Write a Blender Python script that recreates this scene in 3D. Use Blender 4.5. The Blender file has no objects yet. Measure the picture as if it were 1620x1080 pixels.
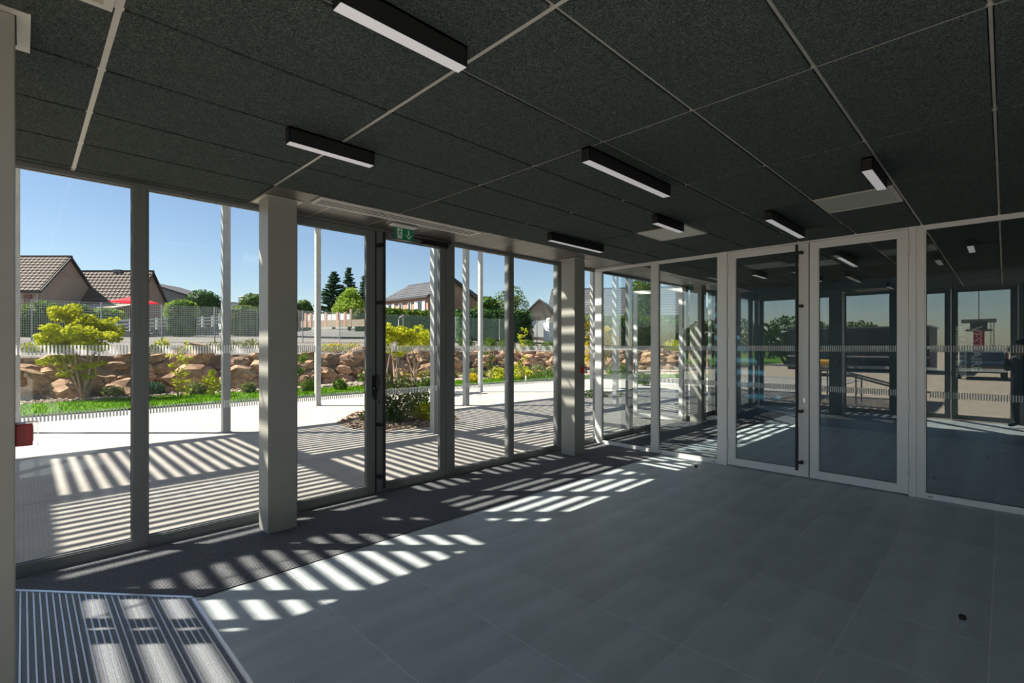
import bpy, bmesh, math, random
import numpy as np
from mathutils import Vector, Matrix, noise

random.seed(7)
RNG = np.random.default_rng(11)
SC = bpy.context.scene
COL = SC.collection

# ------------------------------------------------------------------ camera
F_PX, YAW, HORIZON, EYE = 777.0196, 0.7873, 547.82, 1.6537
cam_d = bpy.data.cameras.new('camera')
cam_d.sensor_width = 36.0
cam_d.lens = F_PX / 1620.0 * 36.0
cam_d.shift_y = (HORIZON - 540.0) / 1620.0
cam_d.clip_start, cam_d.clip_end = 0.03, 1000.0
cam = bpy.data.objects.new('camera', cam_d)
COL.objects.link(cam)
cam.location = (0.0, 0.0, EYE)
cam.rotation_euler = (math.pi / 2, 0.0, YAW - math.pi / 2)
SC.camera = cam
VD = np.array([math.cos(YAW), math.sin(YAW)])
RT = np.array([math.sin(YAW), -math.cos(YAW)])

# ------------------------------------------------------------------ sky, sun, exposure
SUN_EL = math.radians(46.3)
SUN_AZ = np.array([-0.7085, 0.7057])            # horizontal direction towards the sun
world = bpy.data.worlds.new('sky')
SC.world = world
world.use_nodes = True
nt = world.node_tree
nt.nodes.clear()
out = nt.nodes.new('ShaderNodeOutputWorld')
bg = nt.nodes.new('ShaderNodeBackground')
sky = nt.nodes.new('ShaderNodeTexSky')
sky.sky_type = 'NISHITA'
sky.sun_disc = False
sky.sun_elevation = SUN_EL
sky.sun_rotation = math.radians(-45.0)
sky.altitude = 150.0
sky.air_density = 1.0
sky.dust_density = 0.4
sky.ozone_density = 2.2
bg.inputs['Strength'].default_value = 0.07
nt.links.new(sky.outputs[0], bg.inputs[0])
nt.links.new(bg.outputs[0], out.inputs[0])
sun_d = bpy.data.lights.new('sun', 'SUN')
sun_d.energy = 7.6
sun_d.angle = math.radians(0.55)
sun_d.color = (1.0, 0.93, 0.82)
sun = bpy.data.objects.new('sun', sun_d)
COL.objects.link(sun)
to_sun = Vector((SUN_AZ[0] * math.cos(SUN_EL), SUN_AZ[1] * math.cos(SUN_EL), math.sin(SUN_EL)))
sun.rotation_euler = to_sun.to_track_quat('Z', 'Y').to_euler()
sun.location = (-6, 12, 12)
vs = SC.view_settings
vs.view_transform = 'Standard'
vs.look = 'None'
vs.gamma = 1.0
vs.use_curve_mapping = False
vs.exposure = 1.02

# ------------------------------------------------------------------ pixel helpers (a pixel gives a direction only)
def ground_at(x, y, z=0.0):
    d = F_PX * (EYE - z) / (y - HORIZON)
    p = d * VD + (x - 810.0) / F_PX * d * RT
    return float(p[0]), float(p[1])

def at_depth(x, y, d):
    p = d * VD + (x - 810.0) / F_PX * d * RT
    return Vector((float(p[0]), float(p[1]), EYE - (y - HORIZON) / F_PX * d))

# ------------------------------------------------------------------ materials
MATS = {}
def mat(name, col, rough=0.6, metal=0.0, spec=0.5, var=0.0, nscale=8.0, ndet=4.0, col2=None, bump=0.0, bscale=None,
        rnd=0.0, coord='Object', stretch=None, lo=0.35, hi=0.65, emit=0.0, transl=0.0):
    if name in MATS:
        return MATS[name]
    m = bpy.data.materials.new(name)
    m.use_nodes = True
    t = m.node_tree
    b = t.nodes['Principled BSDF']
    b.inputs['Roughness'].default_value = rough
    b.inputs['Metallic'].default_value = metal
    b.inputs['Specular IOR Level'].default_value = spec
    b.inputs['Base Color'].default_value = (*col, 1)
    src = None
    if var or col2 or bump:
        tc = t.nodes.new('ShaderNodeTexCoord')
        mp = t.nodes.new('ShaderNodeMapping')
        if stretch:
            mp.inputs['Scale'].default_value = stretch
        t.links.new(tc.outputs[coord], mp.inputs[0])
        nz = t.nodes.new('ShaderNodeTexNoise')
        nz.inputs['Scale'].default_value = nscale
        nz.inputs['Detail'].default_value = ndet
        t.links.new(mp.outputs[0], nz.inputs['Vector'])
        rp = t.nodes.new('ShaderNodeValToRGB')
        rp.color_ramp.elements[0].position = lo
        rp.color_ramp.elements[1].position = hi
        c2 = col2 if col2 else tuple(min(1, c * (1 + var)) for c in col)
        c1 = col if col2 else tuple(c * (1 - var) for c in col)
        rp.color_ramp.elements[0].color = (*c1, 1)
        rp.color_ramp.elements[1].color = (*c2, 1)
        t.links.new(nz.outputs[0], rp.inputs[0])
        src = rp.outputs[0]
        if bump:
            bz = t.nodes.new('ShaderNodeTexNoise')
            bz.inputs['Scale'].default_value = bscale or nscale
            bz.inputs['Detail'].default_value = 5
            t.links.new(mp.outputs[0], bz.inputs['Vector'])
            bp = t.nodes.new('ShaderNodeBump')
            bp.inputs['Strength'].default_value = bump
            bp.inputs['Distance'].default_value = 0.02
            t.links.new(bz.outputs[0], bp.inputs['Height'])
            t.links.new(bp.outputs[0], b.inputs['Normal'])
    if rnd:
        oi = t.nodes.new('ShaderNodeObjectInfo')
        mr = t.nodes.new('ShaderNodeMapRange')
        mr.inputs['To Min'].default_value = 1 - rnd
        mr.inputs['To Max'].default_value = 1 + rnd
        t.links.new(oi.outputs['Random'], mr.inputs['Value'])
        mx = t.nodes.new('ShaderNodeMix')
        mx.data_type = 'RGBA'
        mx.blend_type = 'MULTIPLY'
        mx.inputs['Factor'].default_value = 1.0
        if src:
            t.links.new(src, mx.inputs['A'])
        else:
            mx.inputs['A'].default_value = (*col, 1)
        t.links.new(mr.outputs[0], mx.inputs['B'])
        src = mx.outputs['Result']
    if src:
        t.links.new(src, b.inputs['Base Color'])
    if transl:
        tr = t.nodes.new('ShaderNodeBsdfTranslucent')
        tr.inputs[0].default_value = (*col, 1)
        if src:
            t.links.new(src, tr.inputs[0])
        ms = t.nodes.new('ShaderNodeMixShader')
        ms.inputs[0].default_value = transl
        o = t.nodes['Material Output']
        t.links.new(b.outputs[0], ms.inputs[1])
        t.links.new(tr.outputs[0], ms.inputs[2])
        t.links.new(ms.outputs[0], o.inputs[0])
    if emit:
        b.inputs['Emission Color'].default_value = (*col, 1)
        b.inputs['Emission Strength'].default_value = emit
    MATS[name] = m
    return m

def glass_mat(name, tint, r0):
    m = bpy.data.materials.new(name)
    m.use_nodes = True
    t = m.node_tree
    t.nodes.clear()
    o = t.nodes.new('ShaderNodeOutputMaterial')
    tr = t.nodes.new('ShaderNodeBsdfTransparent')
    tr.inputs[0].default_value = (*tint, 1)
    gl = t.nodes.new('ShaderNodeBsdfGlossy')
    gl.inputs['Roughness'].default_value = 0.0
    gl.inputs['Color'].default_value = (0.97, 1.0, 1.0, 1)
    lw = t.nodes.new('ShaderNodeLayerWeight')
    lw.inputs[0].default_value = 0.5
    pw = t.nodes.new('ShaderNodeMath'); pw.operation = 'POWER'; pw.inputs[1].default_value = 5.0
    mr = t.nodes.new('ShaderNodeMapRange')
    mr.inputs['To Min'].default_value = r0
    mr.inputs['To Max'].default_value = 0.9
    ms = t.nodes.new('ShaderNodeMixShader')
    t.links.new(lw.outputs['Facing'], pw.inputs[0])
    t.links.new(pw.outputs[0], mr.inputs['Value'])
    t.links.new(mr.outputs[0], ms.inputs[0])
    t.links.new(tr.outputs[0], ms.inputs[1])
    t.links.new(gl.outputs[0], ms.inputs[2])
    t.links.new(ms.outputs[0], o.inputs[0])
    MATS[name] = m
    return m

GLASS = glass_mat('glass_clear', (0.985, 0.995, 0.99), 0.035)
GLASS_P = glass_mat('glass_partition', (0.93, 0.97, 0.965), 0.12)
ALU = mat('aluminium_grey', (0.225, 0.235, 0.23), 0.4, 0.2)
ALU_D = mat('aluminium_grey_bead', (0.30, 0.31, 0.31), 0.35, 0.4)
ALU_W = mat('aluminium_pale', (0.90, 0.89, 0.87), 0.4, 0.1)
ALU_HL = mat('aluminium_mill', (0.75, 0.75, 0.78), 0.28, 0.7)
RUBBER = mat('black_rubber', (0.012, 0.012, 0.013), 0.6)
BLACK = mat('black_powder_coat', (0.016, 0.017, 0.019), 0.45)
WHITE = mat('white_plastic', (0.82, 0.82, 0.8), 0.4)
FILM = mat('frosted_white_film', (0.86, 0.87, 0.86), 0.6, transl=0.45)
COLUMN = mat('beige_column_paint', (0.35, 0.345, 0.31), 0.45, 0.0, var=0.03, nscale=3)
TRIMB = mat('beige_metal_trim', (0.62, 0.575, 0.51), 0.4, 0.3)
PERIM = mat('perimeter_metal', (0.17, 0.155, 0.14), 0.42, 0.45)
RED = mat('red_plastic', (0.52, 0.03, 0.035), 0.35)
CLEARP = glass_mat('clear_plastic', (0.95, 0.95, 0.97), 0.08)
GREEN = mat('sign_green', (0.0, 0.30, 0.13), 0.4)
SIGNW = mat('sign_white', (0.85, 0.87, 0.84), 0.4)
ROOFBLK = mat('roof_slab_grey', (0.25, 0.25, 0.25), 0.8)
REARW = mat('rear_wall_paint', (0.80, 0.80, 0.79), 0.7)
BLUEW = mat('dark_blue_lacquer', (0.018, 0.075, 0.12), 0.32, spec=0.5)
GALV = mat('galvanised_steel', (0.3910, 0.3952, 0.3910), 0.45, 0.25, var=0.10, nscale=6, stretch=(6, 6, 1.2))
CONC = mat('pale_concrete', (0.345, 0.325, 0.295), 0.85, var=0.09, nscale=1.6, ndet=8, rnd=0.03, bump=0.05, bscale=90)
TILE = mat('grey_porcelain_tile', (0.50, 0.55, 0.565), 0.42, spec=0.4, var=0.10, nscale=2.2, ndet=9, rnd=0.05,
           bump=0.02, bscale=160, stretch=(0.6, 2.6, 1))
GROUT = mat('pale_grout', (0.86, 0.87, 0.87), 0.85)
DIFF = mat('light_diffuser', (0.86, 0.83, 0.84), 0.5, emit=0.13)  # faint glow added to brighten the panels of lights taken as unlit
SLATM = mat('pergola_slat', (0.62, 0.60, 0.57), 0.7)
EARTH = mat('red_brown_earth', (0.14, 0.085, 0.055), 0.95, col2=(0.27, 0.175, 0.115), nscale=2.5, ndet=8, bump=0.6, bscale=9)
ROCK = mat('ochre_rock', (0.19, 0.10, 0.055), 0.9, col2=(0.42, 0.27, 0.165), nscale=3.2, ndet=9, bump=0.7, bscale=7, rnd=0.28)
GRAVEL = mat('grey_gravel', (0.0800, 0.0720, 0.0640), 0.95, col2=(0.2160, 0.1960, 0.1760), nscale=14, ndet=6, bump=0.8, bscale=22, lo=0.4, hi=0.62)
PEBBLE = mat('cream_pebbles', (0.2250, 0.1688, 0.1237), 0.9, col2=(0.4125, 0.3375, 0.2625), nscale=16, ndet=4, bump=0.8, bscale=20, lo=0.4, hi=0.6)
STONE = mat('pebble_stone', (0.3300, 0.2587, 0.1950), 0.9, var=0.3, nscale=1.5)
SOIL = mat('mulch_soil', (0.10, 0.07, 0.05), 0.95, col2=(0.34, 0.25, 0.18), nscale=18, ndet=6, bump=0.7, bscale=20)
GRASS = mat('lawn_grass', (0.0560, 0.1520, 0.0024), 0.9, spec=0.05, col2=(0.1200, 0.2400, 0.0048), nscale=3.0, ndet=6, transl=0.25)
GRASSB = mat('lawn_base', (0.0480, 0.1280, 0.0024), 0.95, spec=0.05, col2=(0.0960, 0.2080, 0.0048), nscale=4.0, ndet=8)
BARK = mat('pale_bark', (0.34, 0.25, 0.17), 0.9, var=0.3, nscale=12)
BARKD = mat('dark_bark', (0.14, 0.10, 0.07), 0.9, var=0.3, nscale=12)
def leafm(name, a, b, sc=1.6):
    return mat(name, a, 0.55, col2=b, nscale=sc, ndet=5, transl=0.35, spec=0.12)
L_LIME = leafm('leaf_lime', (0.27, 0.31, 0.006), (0.54, 0.55, 0.03))
L_MID = leafm('leaf_mid_green', (0.04, 0.09, 0.008), (0.13, 0.20, 0.02))
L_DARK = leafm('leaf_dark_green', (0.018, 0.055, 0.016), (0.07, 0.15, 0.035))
L_BLUE = leafm('leaf_blue_green', (0.02, 0.06, 0.035), (0.06, 0.12, 0.055))
L_YEL = leafm('leaf_yellow', (0.40, 0.31, 0.005), (0.66, 0.54, 0.02))
L_OLIVE = leafm('leaf_olive', (0.09, 0.12, 0.03), (0.24, 0.26, 0.10))
L_ORA = leafm('flower_orange', (0.75, 0.25, 0.01), (0.9, 0.55, 0.03))
ASPH = mat('asphalt', (0.1080, 0.1044, 0.1008), 0.9, var=0.1, nscale=6)
WIRE = mat('fence_wire', (0.62, 0.66, 0.62), 0.5, 0.3)
WIREG = mat('fence_wire_green', (0.16, 0.25, 0.20), 0.5, 0.2)
RENDERB = mat('house_render_beige', (0.2736, 0.2052, 0.1548), 0.9, var=0.05, nscale=2)
RENDERP = mat('house_render_peach', (0.3744, 0.2232, 0.1512), 0.9, var=0.05, nscale=2)
RENDERC = mat('house_render_cream', (0.3600, 0.2736, 0.2016), 0.9, var=0.05, nscale=2)
SLATE = mat('slate_roof', (0.0612, 0.0612, 0.0706), 0.7, var=0.2, nscale=4, rnd=0.08, stretch=(0.4, 2, 2))
SLATEJ = mat('slate_edge', (0.05, 0.05, 0.055), 0.8)
RTILE = mat('brown_roof_tile', (0.115, 0.086, 0.072), 0.8, var=0.22, nscale=5)
RTILED = mat('roof_underlay_dark', (0.04, 0.035, 0.03), 0.9)
BROWN = mat('brown_shutter', (0.17, 0.065, 0.045), 0.6)
PVC = mat('white_pvc', (0.74, 0.745, 0.745), 0.5)
AWN = mat('awning_canvas', (0.3240, 0.2808, 0.2232), 0.8, var=0.05)
PARA = mat('red_canvas', (0.70, 0.03, 0.05), 0.8, transl=0.35)
BLOCK = mat('grey_block_wall', (0.1944, 0.1908, 0.1872), 0.9, var=0.15, nscale=3)
DKGLASS = mat('dark_window_glass', (0.03, 0.035, 0.04), 0.08, spec=0.8)
SHED = mat('dark_cladding', (0.045, 0.05, 0.058), 0.6, var=0.1, nscale=1.0, stretch=(1, 1, 0.1))
TREDM = mat('tower_red', (0.36, 0.02, 0.045), 0.6)
GRAVB = mat('brown_forecourt_gravel', (0.34, 0.27, 0.21), 0.95, col2=(0.48, 0.39, 0.30), nscale=3, ndet=9)
CARY = mat('yellow_car_paint', (0.80, 0.42, 0.01), 0.3, spec=0.7)
CARB = mat('dark_car_paint', (0.02, 0.03, 0.05), 0.25, spec=0.8)
CHROME = mat('chrome', (0.75, 0.75, 0.77), 0.15, 1.0)
LETTER = mat('white_lettering', (0.80, 0.82, 0.80), 0.6)

# carpets: ribbed grey pile, procedural speckle
CARPET = mat('grey_ribbed_carpet', (0.10, 0.11, 0.125), 0.95, col2=(0.42, 0.43, 0.45), nscale=160, ndet=3, lo=0.22, hi=0.78,
             bump=0.4, bscale=260)
CARPET_V = mat('carpet_rib_valley', (0.05, 0.055, 0.065), 0.95, col2=(0.13, 0.135, 0.15), nscale=200, ndet=2)  # rib sides and valleys coloured darker so the ribs show
CARPETD = mat('grey_mat_insert', (0.11, 0.125, 0.14), 0.95, col2=(0.42, 0.44, 0.47), nscale=190, ndet=3, lo=0.36, hi=0.66,
              bump=0.4, bscale=260)

# wood-wool ceiling board: fibres drawn by several distorted wave-like noises
def woodwool():
    m = bpy.data.materials.new('black_wood_wool')
    m.use_nodes = True
    t = m.node_tree
    b = t.nodes['Principled BSDF']
    b.inputs['Roughness'].default_value = 0.95
    b.inputs['Specular IOR Level'].default_value = 0.15
    tc = t.nodes.new('ShaderNodeTexCoord')
    oi = t.nodes.new('ShaderNodeObjectInfo')
    ad = t.nodes.new('ShaderNodeVectorMath'); ad.operation = 'ADD'
    sc_ = t.nodes.new('ShaderNodeVectorMath'); sc_.operation = 'SCALE'; sc_.inputs[3].default_value = 40.0
    t.links.new(oi.outputs['Random'], sc_.inputs[0])
    t.links.new(tc.outputs['Object'], ad.inputs[0])
    t.links.new(sc_.outputs[0], ad.inputs[1])
    acc = None
    for k, (s, d) in enumerate(((42.0, 2.2), (57.0, 3.0), (34.0, 3.4))):
        nz = t.nodes.new('ShaderNodeTexNoise')
        nz.inputs['Scale'].default_value = s
        nz.inputs['Detail'].default_value = 1.0
        nz.inputs['Distortion'].default_value = d
        t.links.new(ad.outputs[0], nz.inputs['Vector'])
        sb = t.nodes.new('ShaderNodeMath'); sb.operation = 'SUBTRACT'; sb.inputs[1].default_value = 0.5
        ab = t.nodes.new('ShaderNodeMath'); ab.operation = 'ABSOLUTE'
        mr = t.nodes.new('ShaderNodeMapRange')
        mr.inputs['From Min'].default_value = 0.0
        mr.inputs['From Max'].default_value = 0.035
        mr.inputs['To Min'].default_value = 1.0
        mr.inputs['To Max'].default_value = 0.0
        t.links.new(nz.outputs[0], sb.inputs[0]); t.links.new(sb.outputs[0], ab.inputs[0]); t.links.new(ab.outputs[0], mr.inputs['Value'])
        if acc is None:
            acc = mr.outputs[0]
        else:
            mx = t.nodes.new('ShaderNodeMath'); mx.operation = 'MAXIMUM'
            t.links.new(acc, mx.inputs[0]); t.links.new(mr.outputs[0], mx.inputs[1])
            acc = mx.outputs[0]
    rp = t.nodes.new('ShaderNodeValToRGB')
    rp.color_ramp.elements[0].color = (0.024, 0.034, 0.030, 1)
    rp.color_ramp.elements[1].color = (0.20, 0.225, 0.21, 1)
    t.links.new(acc, rp.inputs[0])
    t.links.new(rp.outputs[0], b.inputs['Base Color'])
    bp = t.nodes.new('ShaderNodeBump')
    bp.inputs['Strength'].default_value = 0.5
    bp.inputs['Distance'].default_value = 0.006
    t.links.new(acc, bp.inputs['Height'])
    t.links.new(bp.outputs[0], b.inputs['Normal'])
    MATS['black_wood_wool'] = m
    return m
WOOL = woodwool()

# ------------------------------------------------------------------ mesh helpers
class MB:
    def __init__(s):
        s.v, s.f = [], []
    def quadbox(s, P):
        b = len(s.v)
        s.v += [tuple(p) for p in P]
        s.f += [(b, b+3, b+2, b+1), (b+4, b+5, b+6, b+7), (b, b+1, b+5, b+4), (b+1, b+2, b+6, b+5), (b+2, b+3, b+7, b+6), (b+3, b, b+4, b+7)]
        return s
    def box(s, x0, y0, z0, x1, y1, z1):
        x0, x1 = min(x0, x1), max(x0, x1); y0, y1 = min(y0, y1), max(y0, y1); z0, z1 = min(z0, z1), max(z0, z1)
        return s.quadbox([(x0, y0, z0), (x1, y0, z0), (x1, y1, z0), (x0, y1, z0), (x0, y0, z1), (x1, y0, z1), (x1, y1, z1), (x0, y1, z1)])
    def prism(s, poly, z0, z1, fn=None):
        """poly: list of 2-D points; fn maps (a,b,h) to xyz"""
        fn = fn or (lambda a, b, h: (a, b, h))
        n = len(poly); b = len(s.v)
        s.v += [tuple(fn(p[0], p[1], z0)) for p in poly] + [tuple(fn(p[0], p[1], z1)) for p in poly]
        s.f.append(tuple(range(b + n - 1, b - 1, -1)))
        s.f.append(tuple(range(b + n, b + 2 * n)))
        for i in range(n):
            j = (i + 1) % n
            s.f.append((b + i, b + j, b + n + j, b + n + i))
        return s
    def tube(s, pts, rad, n=8, cap=True):
        pts = [Vector(p) for p in pts]
        rr = rad if isinstance(rad, (list, tuple)) else [rad] * len(pts)
        b = len(s.v)
        for i, p in enumerate(pts):
            d = (pts[min(i + 1, len(pts) - 1)] - pts[max(i - 1, 0)]).normalized()
            up = Vector((0, 0, 1)) if abs(d.z) < 0.95 else Vector((1, 0, 0))
            a = d.cross(up).normalized(); c = d.cross(a)
            for k in range(n):
                th = 2 * math.pi * k / n
                s.v.append(tuple(p + rr[i] * (math.cos(th) * a + math.sin(th) * c)))
        for i in range(len(pts) - 1):
            for k in range(n):
                k2 = (k + 1) % n
                s.f.append((b + i*n + k, b + i*n + k2, b + (i+1)*n + k2, b + (i+1)*n + k))
        if cap:
            s.f.append(tuple(b + k for k in range(n)))
            s.f.append(tuple(b + (len(pts)-1)*n + k for k in range(n-1, -1, -1)))
        return s
    def lathe(s, prof, c, n=20):
        b = len(s.v)
        for r, z in prof:
            for k in range(n):
                th = 2 * math.pi * k / n
                s.v.append((c[0] + r * math.cos(th), c[1] + r * math.sin(th), c[2] + z))
        for i in range(len(prof) - 1):
            for k in range(n):
                k2 = (k + 1) % n
                s.f.append((b + i*n + k, b + i*n + k2, b + (i+1)*n + k2, b + (i+1)*n + k))
        s.f.append(tuple(b + k for k in range(n-1, -1, -1)))
        s.f.append(tuple(b + (len(prof)-1)*n + k for k in range(n)))
        return s
    def mesh(s, name, m, smooth=False, bevel=0.0):
        me = bpy.data.meshes.new(name)
        me.from_pydata(s.v, [], s.f)
        bm = bmesh.new(); bm.from_mesh(me)
        bmesh.ops.recalc_face_normals(bm, faces=bm.faces)
        if bevel:
            bmesh.ops.bevel(bm, geom=[e for e in bm.edges if e.calc_face_angle(0) > 0.5], offset=bevel, segments=2, affect='EDGES', profile=0.7)
        bm.to_mesh(me); bm.free()
        if smooth:
            me.polygons.foreach_set('use_smooth', [True] * len(me.polygons))
        if m is not None:
            me.materials.append(m)
        return me
    def build(s, name, m, parent=None, smooth=False, bevel=0.0):
        return link(name, s.mesh(name, m, smooth, bevel), parent)

def link(name, me, parent=None, loc=None, rotz=0.0):
    o = bpy.data.objects.new(name, me)
    COL.objects.link(o)
    if loc is not None:
        o.location = loc
    if rotz:
        o.rotation_euler = (0, 0, rotz)
    if parent is not None:
        o.parent = parent
    return o

def tag(o, label=None, cat=None, group=None, kind=None):
    if label: o['label'] = label
    if cat: o['category'] = cat
    if group: o['group'] = group
    if kind: o['kind'] = kind
    return o

def empty(name, loc=(0, 0, 0), rotz=0.0):
    o = bpy.data.objects.new(name, None)
    o.empty_display_size = 0.2
    COL.objects.link(o)
    o.location = loc
    o.rotation_euler = (0, 0, rotz)
    return o

def structure(o, label, cat):
    return tag(o, label, cat, kind='structure')

def box_obj(name, m, parent, *c, bevel=0.0):
    return MB().box(*c).build(name, m, parent, bevel=bevel)

def np_mesh(name, verts, faces_n, m):
    """verts (N*k,3) grouped k per polygon"""
    k = faces_n
    n = len(verts) // k
    me = bpy.data.meshes.new(name)
    me.vertices.add(len(verts))
    me.vertices.foreach_set('co', np.asarray(verts, dtype=np.float32).ravel())
    me.loops.add(n * k)
    me.loops.foreach_set('vertex_index', np.arange(n * k, dtype=np.int32))
    me.polygons.add(n)
    me.polygons.foreach_set('loop_start', np.arange(0, n * k, k, dtype=np.int32))
    me.polygons.foreach_set('loop_total', np.full(n, k, dtype=np.int32))
    me.update(calc_edges=True)
    me.validate()
    me.materials.append(m)
    return me

def leaf_mesh(name, centres, size, m, flat=0.0, aspect=0.55, jitter=0.5):
    """leaf quads (folded diamond) at the given centres"""
    c = np.asarray(centres, dtype=float)
    n = len(c)
    a = RNG.normal(size=(n, 3)); a[:, 2] *= (1 - flat)
    a /= np.linalg.norm(a, axis=1)[:, None]
    r = RNG.normal(size=(n, 3))
    b = np.cross(a, r); b /= np.linalg.norm(b, axis=1)[:, None] + 1e-9
    s = size * (1 + jitter * (RNG.random(n) - 0.5))[:, None]
    v = np.stack([c - a * s, c + b * s * aspect, c + a * s, c - b * s * aspect], axis=1).reshape(-1, 3)
    return np_mesh(name, v, 4, m)

def ellipsoid_pts(n, c, r, shell=0.55):
    d = RNG.normal(size=(n, 3)); d /= np.linalg.norm(d, axis=1)[:, None]
    rad = (shell ** 3 + (1 - shell ** 3) * RNG.random(n)) ** (1 / 3)
    return np.asarray(c) + d * rad[:, None] * np.asarray(r)

# ------------------------------------------------------------------ key dimensions (metres)
NF, UP, UE, UFAR, NREAR = 4.966, 6.956, -0.93, 11.77, -2.6
HC = 2.974                                     # ceiling height
CU, CN = 1.467, 1.241                          # ceiling grid origin, 1.2 x 0.6 m module
TU, TN, TP = 2.585, 1.868, 0.603               # floor tile grid origin and pitch

# ================================================================== SETTING: floor
floor = box_obj('floor', GROUT, None, UE - 0.05, NREAR - 0.05, -0.14, UFAR + 0.05, NF + 0.1, -0.0012)
structure(floor, 'pale grout bed under the large grey floor tiles', 'floor')
tile_me = MB().box(-TP/2 + 0.0028, -TP/2 + 0.0028, -0.012, TP/2 - 0.0028, TP/2 - 0.0028, 0.0).mesh('floor_tile', TILE)
MAT_U1, CARPET_N = 0.79, 3.735
def clipped_tile(x0, x1, y0, y1):
    if x1 - x0 < 0.02 or y1 - y0 < 0.02:
        return
    o = MB().box(x0 + 0.0028, y0 + 0.0028, -0.012, x1 - 0.0028, y1 - 0.0028, 0.0).build('floor_tile', TILE, floor)
i0, i1 = math.floor((UE - TU) / TP), math.ceil((UFAR - TU) / TP)
j0, j1 = math.floor((NREAR - TN) / TP), math.ceil((CARPET_N - TN) / TP)
for i in range(i0, i1):
    for j in range(j0, j1):
        x0, x1 = TU + i * TP, TU + (i + 1) * TP
        y0, y1 = TN + j * TP, TN + (j + 1) * TP
        cx0, cx1, cy0, cy1 = max(x0, UE), min(x1, UFAR), max(y0, NREAR), min(y1, CARPET_N)
        if cx1 <= cx0 or cy1 <= cy0:
            continue
        if cx0 < MAT_U1 and cy1 > 1.30:            # the metal entrance mat is let into the floor here
            if cx1 > MAT_U1:
                clipped_tile(MAT_U1, cx1, cy0, cy1)
            if cy0 < 1.30:
                clipped_tile(cx0, min(cx1, MAT_U1), cy0, 1.30)
            continue
        if abs(cx0 - x0) < 1e-6 and abs(cx1 - x1) < 1e-6 and abs(cy0 - y0) < 1e-6 and abs(cy1 - y1) < 1e-6:
            link('floor_tile', tile_me, floor, ((x0 + x1) / 2, (y0 + y1) / 2, 0))
        else:
            clipped_tile(cx0, cx1, cy0, cy1)

# ribbed carpet along the glass front (ribs run with the glass)
def ribbed(name, u0, u1, n0, n1, cut=None):
    mb = MB(); pitch = 0.021
    k = int((n1 - n0) / pitch)
    for i in range(k):
        a = n0 + i * pitch
        xs = u0
        if cut:
            xs = max(u0, cut(a))
        b = len(mb.v)
        prof = [(0.0, 0.0005), (0.003, 0.009), (0.0135, 0.009), (0.0165, 0.0005), (pitch, 0.0005)]
        for dn, z in prof:
            mb.v.append((xs, a + dn, z)); mb.v.append((u1, a + dn, z))
        for q in range(4):
            mb.f.append((b + 2*q, b + 2*q + 1, b + 2*q + 3, b + 2*q + 2))
    o = mb.build(name, CARPET)
    o.data.materials.append(CARPET_V)
    zc = [max(o.data.vertices[i].co.z for i in p.vertices) + min(o.data.vertices[i].co.z for i in p.vertices) for p in o.data.polygons]
    o.data.polygons.foreach_set('material_index', [0 if z > 0.012 else 1 for z in zc])
    return o
# diagonal trim of the metal mat: from (-0.03,4.72) to (0.79,3.77)
def diag_u(n):
    return MAT_U1 - (n - 3.77) * (0.82 / 0.95)
c1 = ribbed('entrance_carpet', UE, UP + 0.02, CARPET_N, NF, cut=lambda n: diag_u(n) + 0.012)
tag(c1, 'grey ribbed carpet strip along the glass front, beside the columns', 'carpet')
c2 = ribbed('entrance_carpet', UP + 0.05, UFAR, CARPET_N, NF)
tag(c2, 'grey ribbed carpet strip in the next room behind the glass partition', 'carpet')

# metal scraper mat: aluminium rails with carpet inserts
matroot = tag(empty('entrance_mat', (0, 2.6, 0)), 'silver railed entrance mat with grey inserts and a slanted end', 'mat')
def mat_local(mb, name, m):
    o = mb.build(name, m, matroot)
    o.location = (0, -2.6, 0)
    return o
MP = 0.0305
k = 0
u = UE + 0.10
while u < MAT_U1 - 0.02:
    nb, nt_ = 1.32, min(NF - 0.03, 3.77 + (MAT_U1 - (u + MP)) * (0.95 / 0.82) - 0.014)
    nt2 = min(NF - 0.03, 3.77 + (MAT_U1 - u) * (0.95 / 0.82) - 0.014)
    mb = MB().quadbox([(u + 0.001, nb, -0.008), (u + 0.0215, nb, -0.008), (u + 0.0215, nt_ + 0.01, -0.008), (u + 0.001, nt2, -0.008),
                       (u + 0.001, nb, 0.005), (u + 0.0215, nb, 0.005), (u + 0.0215, nt_ + 0.01, 0.005), (u + 0.001, nt2, 0.005)])
    mat_local(mb, 'carpet_insert', CARPETD)
    mb = MB()
    for r in (0.0225, 0.0275):
        mb.box(u + r, nb, -0.008, u + r + 0.0022, nt_, 0.006)
    mb.box(u + 0.0225, nb, -0.008, u + 0.0297, nt_, 0.001)
    mat_local(mb, 'aluminium_rail', ALU_HL)
    u += MP
mb = MB()
p0, p1 = (UE + 0.02, min(NF, 3.77 + (MAT_U1 - UE) * 1.1585)), (MAT_U1, 3.77)
a = np.array([-0.0, 4.68]); 
d = np.array([0.82, -0.95]) / np.hypot(0.82, 0.95); nn = np.array([0.95, 0.82]) / np.hypot(0.82, 0.95)
A = np.array([MAT_U1, 3.77]) - d * 1.52; B = np.array([MAT_U1, 3.77])
poly = [A - nn * 0.012, B - nn * 0.012, B + nn * 0.012, A + nn * 0.012]
mat_local(MB().prism(poly, -0.01, 0.008), 'edge_trim', ALU_HL)
mat_local(MB().box(MAT_U1 - 0.004, 1.30, -0.01, MAT_U1 + 0.012, 3.775, 0.003), 'edge_trim', ALU_HL)

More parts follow.
